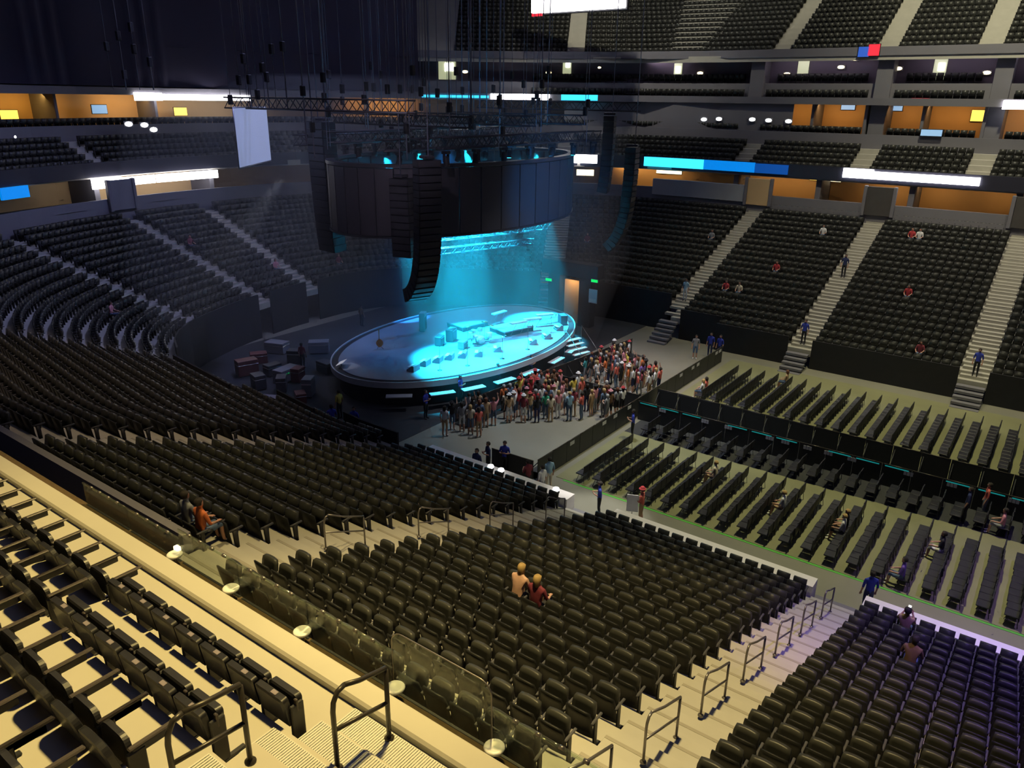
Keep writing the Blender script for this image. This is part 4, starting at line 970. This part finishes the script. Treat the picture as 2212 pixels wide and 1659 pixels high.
led_board(1820, 1886, DL, 11.2, 11.95, 'led_white', 'short glowing white LED board above the far stand')
led_board(1886, 2116, DL, 11.2, 11.8, 'led_white', 'long glowing white LED board above the far right stand')
led_board(908, 1056, DH, 17.05, 17.3, 'led_cyan', 'thin pale cyan LED strip behind the rig')
led_board(1060, 1188, DH, 16.95, 17.5, 'led_white', 'glowing white LED board above the rig')
led_board(1212, 1305, DH, 16.95, 17.5, 'led_cyan', 'bright cyan LED board on the upper balcony right of the rig')
led_board(2164, 2260, DH, 16.75, 17.4, 'led_white', 'glowing white LED board at the right edge of the picture')
A, B = at(1150, 24, y=68), at(1349, 22, y=68)
e = empty('hanging_scoreboard', (A + B) / 2); tag(e, 'blazing white scoreboard cut off by the top of the picture', 'scoreboard')
W_ = B[0] - A[0]; MB().cbox((0, 0, 2.2), (W_, .5, 4.4), .05).build('screen_face', MT['led_white'], e); MB().cbox((0, .45, 2.2), (W_ + .3, .4, 4.7), .05).build('housing', MT['rig'], e)
MB().box((-W_ / 2 + .7, -.2, -.18), (1.2, .1, .25)).build('red_strip', MT['lamp_red'], e)
for sx in (-1, 1): MB().tube([(sx * W_ * .4, .4, 4.4), (sx * W_ * .4, .4, 46.5 - A[2])], .04, 6).build('hanger', MT['cable'], e)
def small_lamp(px, py, y, mt, wd, h, label, group=None, end=False):
    P, rz = path_at(px, py, y) if not end else (at(px, py, x=end), R(90)); e = empty('wall_lamp', P, rz); tag(e, label, 'lamp', group)
    MB().cbox((0, .06, 0), (wd * 1.15, .08, h * 1.2), .01).build('housing', MT['case_grey'], e)
    MB().lathe([(wd * .32, 0), (wd * .5, .03), (wd * .46, .07), (wd * .2, .10)], 12, M=T(0, .03, 0, 0, R(90)), sy=h / wd).build('globe', MT[mt], e)
bl = [(1005, 155), (1185, 157), (1296, 146), (1319, 128), (1383, 127), (1406, 146), (1512, 158), (1700, 160), (1817, 145), (1847, 127), (1915, 124), (1941, 148), (2132, 157)]
for i, (px_, py_) in enumerate(bl): small_lamp(px_, py_, DU + 2.75, 'lamp_warm', .62, .30, 'small warm wall lamp on the box level across the hall, %s from the left' % ORD(i + 1), 'wall lamps of the box level')
sl = [(1520, 258), (1553, 257), (1625, 258), (1660, 260), (1703, 262)]
for i, (px_, py_) in enumerate(sl): small_lamp(px_, py_, DU + .5, 'lamp_white', .62, .34, 'small white lamp on the suite front across the hall, %s from the left' % ORD(i + 1), 'lamps of the suite front')
for i, (px_, py_) in enumerate([(25, 296), (278, 268), (312, 270), (332, 280)]): small_lamp(px_, py_, 0, 'lamp_white', .7, .4, 'small white lamp below the amber suites at the left, %s from the left' % ORD(i + 1), 'lamps below the left suites', end=-66.5)
def tv(px, py, y, mt, wd, h, label, end=False):
    P, rz = path_at(px, py, y) if not end else (at(px, py, x=end), R(90)); e = empty('television', P, rz); tag(e, label, 'television')
    MB().cbox((0, .05, 0), (wd + .1, .06, h + .1), .01).build('housing', MT['rig'], e); MB().box((0, 0, 0), (wd, .03, h)).build('lit_face', MT[mt], e)
YS, YL = DU + 3.85, DT + 4.2
for px_, py_, y_, mt, wd, h, lab in [(1894, 243, YS, 'lamp_amber', 1.4, .9, 'amber screen inside the middle suite across the hall'), (2115, 250, YS, 'lamp_amber', 1.2, .9, 'amber screen inside the right suite across the hall'), (1832, 232, YS, 'led_pale', 1.2, .4, 'small pale blue screen left of the middle suite'), (1935, 234, YS, 'led_pale', 1.1, .4, 'small pale blue screen right of the middle suite'),
                                 (1762, 382, YL, 'lamp_amber', 1.0, .6, 'amber screen under the club balcony left of the white boards'), (1803, 386, YL, 'lamp_warm', 1.1, .5, 'warm lit counter lamp under the club balcony'), (2012, 287, DU - .3, 'led_pale', 1.6, .5, 'bright blue panel on the suite front across the hall'), (2055, 385, YL, 'lamp_amber', 1.3, .5, 'amber screen under the long white board'),
                                 (1270, 373, YL, 'lamp_warm', 2.2, .6, 'warm lit window under the white board right of the oval screen'), (1445, 372, YL, 'lamp_warm', 2.6, .3, 'long warm light under the cyan board'), (1575, 372, YL, 'lamp_warm', 1.6, .3, 'short warm light under the blue board'),
                                 (1400, 222, YS, 'led_pale', 1.2, .4, 'small blue screen in the suites above the right speaker array'), (1888, 108, DU + .5, 'lamp_red', .9, .9, 'small red sign on the front of the upper bowl'), (1866, 112, DU + .5, 'lamp_blue', .9, .8, 'small blue sign beside the red one'), (1990, 207, DU + 1.4, 'lamp_red', 1.4, .4, 'small red sign on the grey balcony')]:
    tv(px_, py_, y_, mt, wd, h, lab)
for px_, py_, mt, lab in [(20, 248, 'lamp_amber', 'amber lamp in the leftmost suite'), (215, 236, 'led_pale', 'greenish screen in the left suites'), (390, 241, 'lamp_amber', 'amber lamp under the upper white board'), (585, 232, 'lamp_amber', 'amber window right of the side screen')]:
    tv(px_, py_, 0, mt, 1.3, .7, lab, end=-70.5)

# ------------------------------------------------------------------ people
def body_mesh(pose):
    J = {}; E_ = []
    sit = pose.startswith('sit')
    def j(n, p, r): J[n] = (p, r)
    pz = .50 if sit else .95; py = -.02 if sit else 0
    lean = {'stand': 0, 'stand_b': .02, 'stand_up': -.02, 'sit': .03, 'sit_lean': .16, 'sit_phone': .05}[pose]
    j('pelvis', (0, py, pz), (.155, .115)); j('waist', (0, py + lean * .3, pz + .20), (.135, .10)); j('chest', (0, py + lean * .7, pz + .40), (.165, .115)); j('neck', (0, py + lean, pz + .55), (.055, .055))
    hx, hy, hz = 0, py + lean * 1.2, pz + .63
    j('head', (hx, hy + .01, hz), (.07, .075)); j('crown', (hx, hy, hz + .10), (.078, .09)); j('top', (hx, hy - .01, hz + .165), (.045, .05)); j('nose', (hx, hy + .10, hz + .055), (.014, .016))
    E_ += [('pelvis', 'waist'), ('waist', 'chest'), ('chest', 'neck'), ('neck', 'head'), ('head', 'crown'), ('crown', 'top'), ('crown', 'nose')]
    cy = py + lean * .8
    for s_, q in ((-1, 'l'), (1, 'r')):
        j('ear' + q, (s_ * .095, hy, hz + .06), (.012, .018)); E_.append(('crown', 'ear' + q))
        sh = (s_ * .185, cy, pz + .47)
        if pose == 'stand_up' and s_ > 0: el, wr, pa = (s_ * .27, cy + .10, pz + .62), (s_ * .22, cy + .18, pz + .86), (s_ * .21, cy + .20, pz + .94)
        elif pose == 'stand_b': el, wr, pa = (s_ * .25, cy + .02, pz + .20), (s_ * .12, cy + .24, pz + .26), (s_ * .06, cy + .28, pz + .29)
        elif pose == 'sit_phone': el, wr, pa = (s_ * .24, cy + .14, pz + .26), (s_ * .13, cy + .30, pz + .44), (s_ * .09, cy + .33, pz + .51)
        elif sit: el, wr, pa = (s_ * .25, cy + .06, pz + .20), (s_ * .19, cy + .27, pz + .15), (s_ * .16, cy + .35, pz + .14)
        else: el, wr, pa = (s_ * .245, cy - .02, pz + .20), (s_ * .25, cy + .06, pz - .04), (s_ * .25, cy + .085, pz - .12)
        j('sh' + q, sh, (.062, .062)); j('el' + q, el, (.044, .044)); j('wr' + q, wr, (.028, .030)); j('pa' + q, pa, (.032, .026))
        E_ += [('chest', 'sh' + q), ('sh' + q, 'el' + q), ('el' + q, 'wr' + q), ('wr' + q, 'pa' + q)]
        dv = Vector(pa) - Vector(wr); dv.normalize(); sd = dv.cross(Vector((0, 1, 0)) if abs(dv.y) < .8 else Vector((0, 0, 1))).normalized(); fd = Vector((0, .3, -.2)) * .0
        for fi, (o_, ln) in enumerate(((-.030, .060), (-.010, .074), (.010, .070), (.030, .055))):
            b = Vector(pa) + sd * o_ + dv * .02; m_ = b + dv * ln * .6; t_ = m_ + dv * ln * .45 + sd.cross(dv) * -.02
            j('f%d%s' % (fi, q), tuple(b), (.011, .011)); j('g%d%s' % (fi, q), tuple(m_), (.0095, .0095)); j('h%d%s' % (fi, q), tuple(t_), (.008, .008))
            E_ += [('pa' + q, 'f%d%s' % (fi, q)), ('f%d%s' % (fi, q), 'g%d%s' % (fi, q)), ('g%d%s' % (fi, q), 'h%d%s' % (fi, q))]
        tb = Vector(pa) - dv * .01 + sd * .035 * (-s_); tt = tb + dv * .04 + sd * .028 * (-s_)
        j('t0' + q, tuple(tb), (.012, .012)); j('t1' + q, tuple(tt), (.0095, .0095)); E_ += [('pa' + q, 't0' + q), ('t0' + q, 't1' + q)]
        j('hip' + q, (s_ * .095, py + .01, pz - .04), (.095, .095))
        if sit: kn, an, to = (s_ * .13, py + .44, pz + .0), (s_ * .12, py + .46, .08), (s_ * .13, py + .62, .04)
        else: kn, an, to = (s_ * .10, .025, .50), (s_ * .105, -.02, .085), (s_ * .12, .14, .035)
        j('kn' + q, kn, (.062, .065)); j('ca' + q, tuple((Vector(kn) * .62 + Vector(an) * .38) + Vector((0, -.02, 0))), (.056, .06)); j('an' + q, an, (.040, .045)); j('to' + q, to, (.045, .032))
        E_ += [('pelvis', 'hip' + q), ('hip' + q, 'kn' + q), ('kn' + q, 'ca' + q), ('ca' + q, 'an' + q), ('an' + q, 'to' + q)]
    names = list(J); ix = {n_: i for i, n_ in enumerate(names)}
    me = bpy.data.meshes.new('skeleton'); me.from_pydata([J[n_][0] for n_ in names], [(ix[a], ix[b]) for a, b in E_], [])
    ob = bpy.data.objects.new('skeleton', me); col.objects.link(ob)
    sk = ob.modifiers.new('skin', 'SKIN'); sk.use_smooth_shade = True
    for i, n_ in enumerate(names): me.skin_vertices[0].data[i].radius = J[n_][1]
    me.skin_vertices[0].data[ix['pelvis']].use_root = True
    sb = ob.modifiers.new('sub', 'SUBSURF'); sb.levels = 1; sb.render_levels = 1
    dg = bpy.context.evaluated_depsgraph_get(); ev = ob.evaluated_get(dg); out = bpy.data.meshes.new_from_object(ev)
    bpy.data.objects.remove(ob); bpy.data.meshes.remove(me)
    # clothing regions by the nearest bone
    def region(a, b):
        k = a + '|' + b
        if any(t in (a, b) for t in ('head', 'crown', 'top', 'nose', 'earl', 'earr')): return 0
        if a[:2] in ('el', 'wr', 'pa', 't0') or a[0] in 'fg' and a[1].isdigit(): return 0
        if a == 'chest' and b == 'neck': return 1
        if a in ('waist', 'chest') or a[:2] == 'sh' or k == 'pelvis|waist': return 1
        if a == 'pelvis' or a[:3] == 'hip': return 2
        if a[:2] in ('kn', 'ca'): return 3
        if a[:2] == 'an': return 4
        return 1
    A = np.array([J[a][0] for a, b in E_]); B = np.array([J[b][0] for a, b in E_]); RG = [region(a, b) for a, b in E_]; RD = np.array([max(J[a][1][0], J[b][1][0]) for a, b in E_])
    cen = np.array([p.center for p in out.polygons]); D = B - A; LL = (D * D).sum(1)
    t = np.clip(((cen[:, None] - A[None]) * D[None]).sum(2) / LL[None], 0, 1); ds = np.linalg.norm(cen[:, None] - (A[None] + t[..., None] * D[None]), axis=2) / (RD[None] ** .6)
    reg = np.array(RG)[np.argmin(ds, 1)]
    for _ in range(5): out.materials.append(MT['seat_back'])
    out.polygons.foreach_set('material_index', reg.astype(np.int32)); out.polygons.foreach_set('use_smooth', [True] * len(out.polygons)); out.name = 'person_' + pose
    return out, (hx, hy, hz)
BODY = {p: body_mesh(p) for p in ('stand', 'stand_b', 'stand_up', 'sit', 'sit_lean', 'sit_phone')}
def hair_mesh(long):
    m = MB(); pr = [(.004, .125), (.05, .115), (.082, .085), (.100, .04), (.104, -.005)] + ([(.100, -.07), (.085, -.16), (.06, -.20)] if long else [(.098, -.04)])
    n = 14; vs = []
    for r_, z in pr:
        for k in range(n):
            a = 2 * math.pi * k / n; x, y = r_ * math.cos(a) * .95, r_ * math.sin(a) * 1.08
            zz = z
            if y > .02: zz = max(z, .055 + (.02 if long else .03)); y = min(y, .088) if zz > z else y
            vs.append((x, y - .012, zz))
    fs = [(i * n + k, i * n + (k + 1) % n, (i + 1) * n + (k + 1) % n, (i + 1) * n + k) for i in range(len(pr) - 1) for k in range(n)] + [tuple(range(n))]
    m.add(vs, fs, smooth=True); return m.mesh('hair', [MT['seat_back']])
HAIR = [hair_mesh(False), hair_mesh(True)]
def hat_mesh():
    m = MB().lathe([(.004, .15), (.07, .145), (.092, .11), (.10, .06), (.15, .05), (.152, .045), (.098, .045)], 16); return m.mesh('hat', [MT['seat_back']])
HAT = hat_mesh()
COL = {'red': (.45, .04, .05), 'coral': (.60, .13, .10), 'pink': (.60, .25, .30), 'orange': (.65, .17, .05), 'maroon': (.20, .03, .05), 'white': (.68, .68, .70), 'grey': (.25, .26, .29), 'black': (.02, .02, .024), 'navy': (.02, .03, .11), 'blue': (.03, .05, .42), 'light blue': (.25, .42, .58), 'denim': (.09, .14, .24),
       'yellow': (.60, .48, .08), 'green': (.05, .38, .22), 'cream': (.62, .55, .42), 'tan': (.45, .30, .17), 'brown': (.16, .09, .05), 'teal': (.04, .25, .27), 'purple': (.18, .10, .38), 'skin': (.50, .27, .19), 'skin_b': (.36, .18, .12), 'skin_c': (.60, .36, .27), 'blond': (.45, .30, .12), 'dark': (.02, .015, .012), 'auburn': (.14, .05, .025), 'silver': (.42, .42, .42)}
PM = {k: mat('cloth_' + k.replace(' ', '_') if k not in ('skin', 'skin_b', 'skin_c') else k, v, .8 if 'skin' not in k else .55, .1, 18) for k, v in COL.items()}
def person(loc, rz, pose, shirt, bottom, label, skin='skin', hair='dark', long=False, shorts=False, hat=None, group=None, size=1.0):
    me, hd = BODY[pose]; o = link('person', me); o.location = loc; o.rotation_euler[2] = rz; o.scale = (size, size, size)
    ms = [PM[skin], PM[shirt] if shirt != 'shirtless' else PM[skin], PM[bottom], PM[skin] if shorts else PM[bottom], PM['white'] if shorts else PM['black']]
    for i, m in enumerate(ms): o.material_slots[i].link = 'OBJECT'; o.material_slots[i].material = m
    h = link('hair', HAIR[1 if long else 0], o); h.location = (hd[0], hd[1], hd[2] + .065); h.material_slots[0].link = 'OBJECT'; h.material_slots[0].material = PM[hair]
    if hat:
        q = link('hat', HAT, o); q.location = (hd[0], hd[1], hd[2] + .075); q.material_slots[0].link = 'OBJECT'; q.material_slots[0].material = PM[hat]
    tag(o, label, 'person', group); return o
# people in the stands, each in the seat found for them
for (x, y, z, h, *_), c, lab in SIT_AT:
    pose = 'sit_phone' if 'holding up' in lab else ('sit_lean' if 'shirtless' in c or 'brown' in lab else 'sit'); f = (-math.sin(h), math.cos(h))
    o = person((x + f[0] * .10, y + f[1] * .10, z), h, pose, c, 'black' if 'blond' in lab else 'denim', lab, 'skin_c' if 'blond' in lab else 'skin', 'blond' if 'blond' in lab else 'dark', 'blond' in lab or 'pink' in lab, True)
    if 'holding up' in lab:
        p = MB().cbox((0, 0, 0), (.09, .012, .17), .004).build('phone', [MT['rig']]); p.location = (x + f[0] * .48, y + f[1] * .48, z + 1.12); p.rotation_euler[2] = h; tag(p, 'lit phone held up by the seated person near the white wall', 'phone')
        MB().box((0, -.009, 0), (.08, .004, .155)).build('screen', MT['lamp_white'], p)
# seated on the floor chairs, facing the stage
for px_, py_, c, b, lab in [(1545, 1020, 'cream', 'tan', 'seated person in cream on the front floor block near the pit'), (1690, 1090, 'white', 'tan', 'seated person in white leaning back in the front floor block'), (1806, 1140, 'white', 'black', 'seated person in white with grey bag, middle of the front floor block'), (1832, 1128, 'black', 'tan', 'seated person in black beside the one in white'),
                         (2040, 1180, 'black', 'white', 'seated person in black shirt and white shorts on the front floor block'), (1950, 1250, 'purple', 'denim', 'seated person in purple near the green tape'), (2150, 1125, 'pink', 'grey', 'seated person in pink by the middle barricade at the right'), (1525, 838, 'coral', 'denim', 'bare-armed seated person in coral at the back floor block'), (1510, 842, 'white', 'denim', 'seated person in white next to the one in coral'), (1705, 812, 'tan', 'denim', 'seated person in tan on the back floor block near the far stand')]:
    P = at(px_, py_, z=.6); i = int(np.argmin((cp[:, 0] - P[0]) ** 2 + (cp[:, 1] - P[1]) ** 2)); x, y = chs[i][0], chs[i][1]
    person((x - .06, y, .0), R(90), 'sit', c, b, lab, 'skin', random.choice(['dark', 'auburn', 'blond']), random.random() < .5, True)
# staff and people standing about
def on_stairs(sa, px, py):
    best = None
    for k in range(kmin(sa), kmax(sa)):
        p, a = off(np.array([sa]), D0 + RUN * k + .62); q = (p[0][0], p[0][1], row_z(k) + .167); X, Y, _ = proj(q)
        if best is None or (X - px) ** 2 + (Y - py) ** 2 < best[0]: best = ((X - px) ** 2 + (Y - py) ** 2, q)
    return np.array(best[1])
def stand(px, py, c, b, lab, face, pose='stand', z=0.0, stair=None, **k):
    P = at(px, py, z=z)
    if stair: P = on_stairs(stair, px, py); z = P[2]
    return person((P[0], P[1], z), face, pose, c, b, lab, **k)
stand(1055, 1026, 'navy', 'black', 'guard in navy shirt standing in the pit, left of a pair', R(150), 'stand_b'); stand(1090, 1024, 'blue', 'black', 'guard in blue shirt standing in the pit, right of a pair', R(200), 'stand_b')
stand(1185, 1062, 'light blue', 'cream', 'person in light blue shirt and cream trousers behind the pit barricade', R(60)); stand(1170, 1080, 'white', 'grey', 'person in white shirt beside the light blue one', R(80)); stand(1140, 1068, 'maroon', 'black', 'person in maroon near the closing barricade', R(70), 'stand_b')
stand(1030, 1042, 'navy', 'black', 'guard in navy at the white wall beside the pit', R(180)); stand(1293, 1118, 'blue', 'black', 'usher in blue shirt at the foot of the middle near stairs', R(120), 'stand_b'); stand(1383, 1132, 'coral', 'tan', 'person with red hat holding a white sign by the green tape', R(100), 'stand_b', hat='red', shorts=True)
stand(1365, 950, 'blue', 'black', 'usher in blue leaning by the long barricade', R(120), 'stand_b'); stand(1868, 1325, 'blue', 'navy', 'usher in blue on the floor at the foot of the railed stairs', R(30)); stand(1500, 775, 'grey', 'denim', 'person in grey standing on the empty pit floor at the far wall', R(200), shorts=True)
stand(1532, 770, 'blue', 'navy', 'staff in blue beside the far wall, left one', R(190)); stand(1552, 775, 'blue', 'navy', 'staff in blue beside the far wall, right one', R(170)); stand(2080, 1130, 'navy', 'black', 'person in navy by the middle barricade at the right', R(90)); stand(2120, 1120, 'coral', 'grey', 'person in coral standing in the floor block at the right', R(100), shorts=True)
stand(720, 940, 'blue', 'black', 'guard in blue near the crew corner', R(60), 'stand_b'); stand(768, 945, 'blue', 'navy', 'person in bright blue shirt beside the black drape left of the pit', R(200)); stand(735, 905, 'yellow', 'black', 'person in yellow top behind the crew guard', R(90)); stand(655, 795, 'maroon', 'black', 'crew member in maroon in the crew corner', R(20))
stand(782, 705, 'brown', 'black', 'crew member in brown behind the stage rim', R(0)); stand(1475, 640, 'light blue', 'white', 'person in light blue walking on the far left stairs', R(180), stair=S_F1); stand(1832, 612, 'navy', 'black', 'dark-clad person walking on the far middle stairs', R(180), stair=S_F2); stand(1715, 786, 'blue', 'black', 'usher in blue at the foot of the far middle stairs', R(180), stair=S_F2); stand(2095, 862, 'blue', 'black', 'usher in blue on the lower steps of the far right stairs', R(180), stair=S_F3)
for i, (px_, py_) in enumerate([(920, 905), (995, 870), (1075, 842), (1146, 822)]): stand(px_, py_, 'blue', 'black', 'guard in blue shirt below the stage front, %s from the left' % ORD(i + 1), R(-80), 'stand_b')
S_ = at(1376, 1128, z=0.0); e = empty('hand_sign', (S_[0] - .1, S_[1] - .36, 0), R(25)); tag(e, 'white upright sign board held by the person in the red hat', 'sign')
MB().cbox((0, 0, 1.05), (.5, .02, .8), .005).build('board', MT['cardw'], e); MB().tube([(0, .02, 0), (0, .02, 1.2)], .015, 6).build('pole', MT['steelrail'], e)
# the standing crowd in the pit
def inside(p, poly):
    c = False; n = len(poly)
    for i in range(n):
        a, b = poly[i], poly[(i + 1) % n]
        if (a[1] > p[1]) != (b[1] > p[1]) and p[0] < (b[0] - a[0]) * (p[1] - a[1]) / (b[1] - a[1]) + a[0]: c = not c
    return c
PG = {'left pit crowd': [(900, 925), (1010, 885), (1190, 845), (1285, 850), (1330, 885), (1390, 900), (1385, 925), (1280, 915), (1180, 915), (1080, 920), (1040, 945), (960, 945), (905, 940)],
      'right pit crowd': [(1240, 815), (1275, 775), (1310, 750), (1350, 775), (1375, 815), (1440, 850), (1425, 868), (1380, 862), (1320, 840), (1275, 830)]}
crowd = []; used = {}
pal = ['red', 'coral', 'pink', 'orange', 'maroon', 'maroon', 'white', 'white', 'grey', 'grey', 'black', 'black', 'black', 'navy', 'light blue', 'denim', 'cream', 'tan', 'brown', 'coral', 'pink', 'tan']
rare = ['yellow', 'green', 'teal', 'purple']
bot = ['denim', 'denim', 'black', 'tan', 'white', 'grey', 'navy']
pts = []
for zone, pg in PG.items():
    W = [tuple(at(a, b, z=0)[:2]) for a, b in pg]; xs = [q[0] for q in W]; ys = [q[1] for q in W]
    x = min(xs)
    while x < max(xs):
        y = min(ys)
        while y < max(ys):
            p = (x + random.uniform(-.16, .16), y + random.uniform(-.16, .16))
            if inside(p, W) and random.random() < (.82 if zone[0] == 'l' else .95) and (p[0] + 25.7 - (p[1] - 29.8) * .103) > .5 and abs(p[1] - 37.6) > .45 and abs(p[0] - XB) > .5: pts.append((p, zone))
            y += .60
        x += .60
pts.sort(key=lambda q: float(proj((q[0][0], q[0][1], 1.2))[0])); cnt = {}
for p, zone in pts:
    c, b, hr, lg, sh = random.choice(pal if random.random() < .95 else rare), random.choice(bot), random.choice(['dark', 'dark', 'auburn', 'blond', 'silver']), random.random() < .5, random.random() < .65
    hat = random.choice([None] * 17 + ['pink', 'white', 'black', 'red']); nm = '%s top, %s %s' % (c, b, 'shorts' if sh else 'trousers')
    hn = ('%s hat' % hat) if hat else '%s %s hair' % ({'dark': 'dark', 'auburn': 'auburn', 'blond': 'blond', 'silver': 'grey'}[hr], 'long' if lg else 'short')
    crowd.append([p, zone, c, b, hr, lg, sh, hat, 'fan in %s, %s, %s' % (nm, hn, zone)])
for q in crowd: cnt[q[8]] = cnt.get(q[8], 0) + 1
seen_ = {}
for p, zone, c, b, hr, lg, sh, hat, lab in crowd:
    if cnt[lab] > 1: seen_[lab] = seen_.get(lab, 0) + 1; lab2 = ORD(seen_[lab]) + ' from left: ' + lab
    else: lab2 = lab
    f = math.atan2(SY - p[1], SX - p[0]) - math.pi / 2 + random.uniform(-.5, .5)
    person((p[0], p[1], 0), f, random.choice(['stand', 'stand', 'stand_b', 'stand_up'] if random.random() < .6 else ['stand', 'stand_b']), c, b, lab2, random.choice(['skin', 'skin', 'skin_b', 'skin_c']), hr, lg, sh, hat, 'standing crowd in the pit', random.uniform(.93, 1.05))
# ------------------------------------------------------------------ thin stage haze
for px_, py_, lab in ((1043, 1020, 'left of a pair of bright work lamps on the near white wall'), (1062, 1030, 'right of a pair of bright work lamps on the near white wall'), (1186, 1070, 'bright work lamp at the end of the near white wall')):
    P = at(px_, py_, z=1.75); e = empty('work_lamp', (P[0], 24.6 - .56, 1.64)); tag(e, lab, 'lamp')
    MB().cbox((0, 0, .05), (.26, .16, .10), .01).build('base', MT['rig'], e); MB().lathe([(.10, 0), (.15, .05), (.12, .13), (.04, .16)], 14, M=T(0, 0, .10)).build('lens', MT['lamp_white'], e)
def haze():
    m = bpy.data.materials.new('stage_haze'); m.use_nodes = True; nt = m.node_tree; nt.nodes.clear()
    o = nt.nodes.new('ShaderNodeOutputMaterial'); v = nt.nodes.new('ShaderNodeVolumeScatter'); v.inputs['Density'].default_value = .0085; v.inputs['Color'].default_value = (.9, .95, 1, 1); v.inputs['Anisotropy'].default_value = .2
    nt.links.new(v.outputs[0], o.inputs['Volume'])
    b = MB().lathe([(.5, 0), (.95, .6), (1.1, 7), (1.05, 15), (.6, 18)], 32, sx=13, sy=17).build('stage_haze', m); b.location = (-37, 38.5, .15); tag(b, 'thin blue lit haze hanging over the oval stage', 'haze', kind='stuff')
haze()
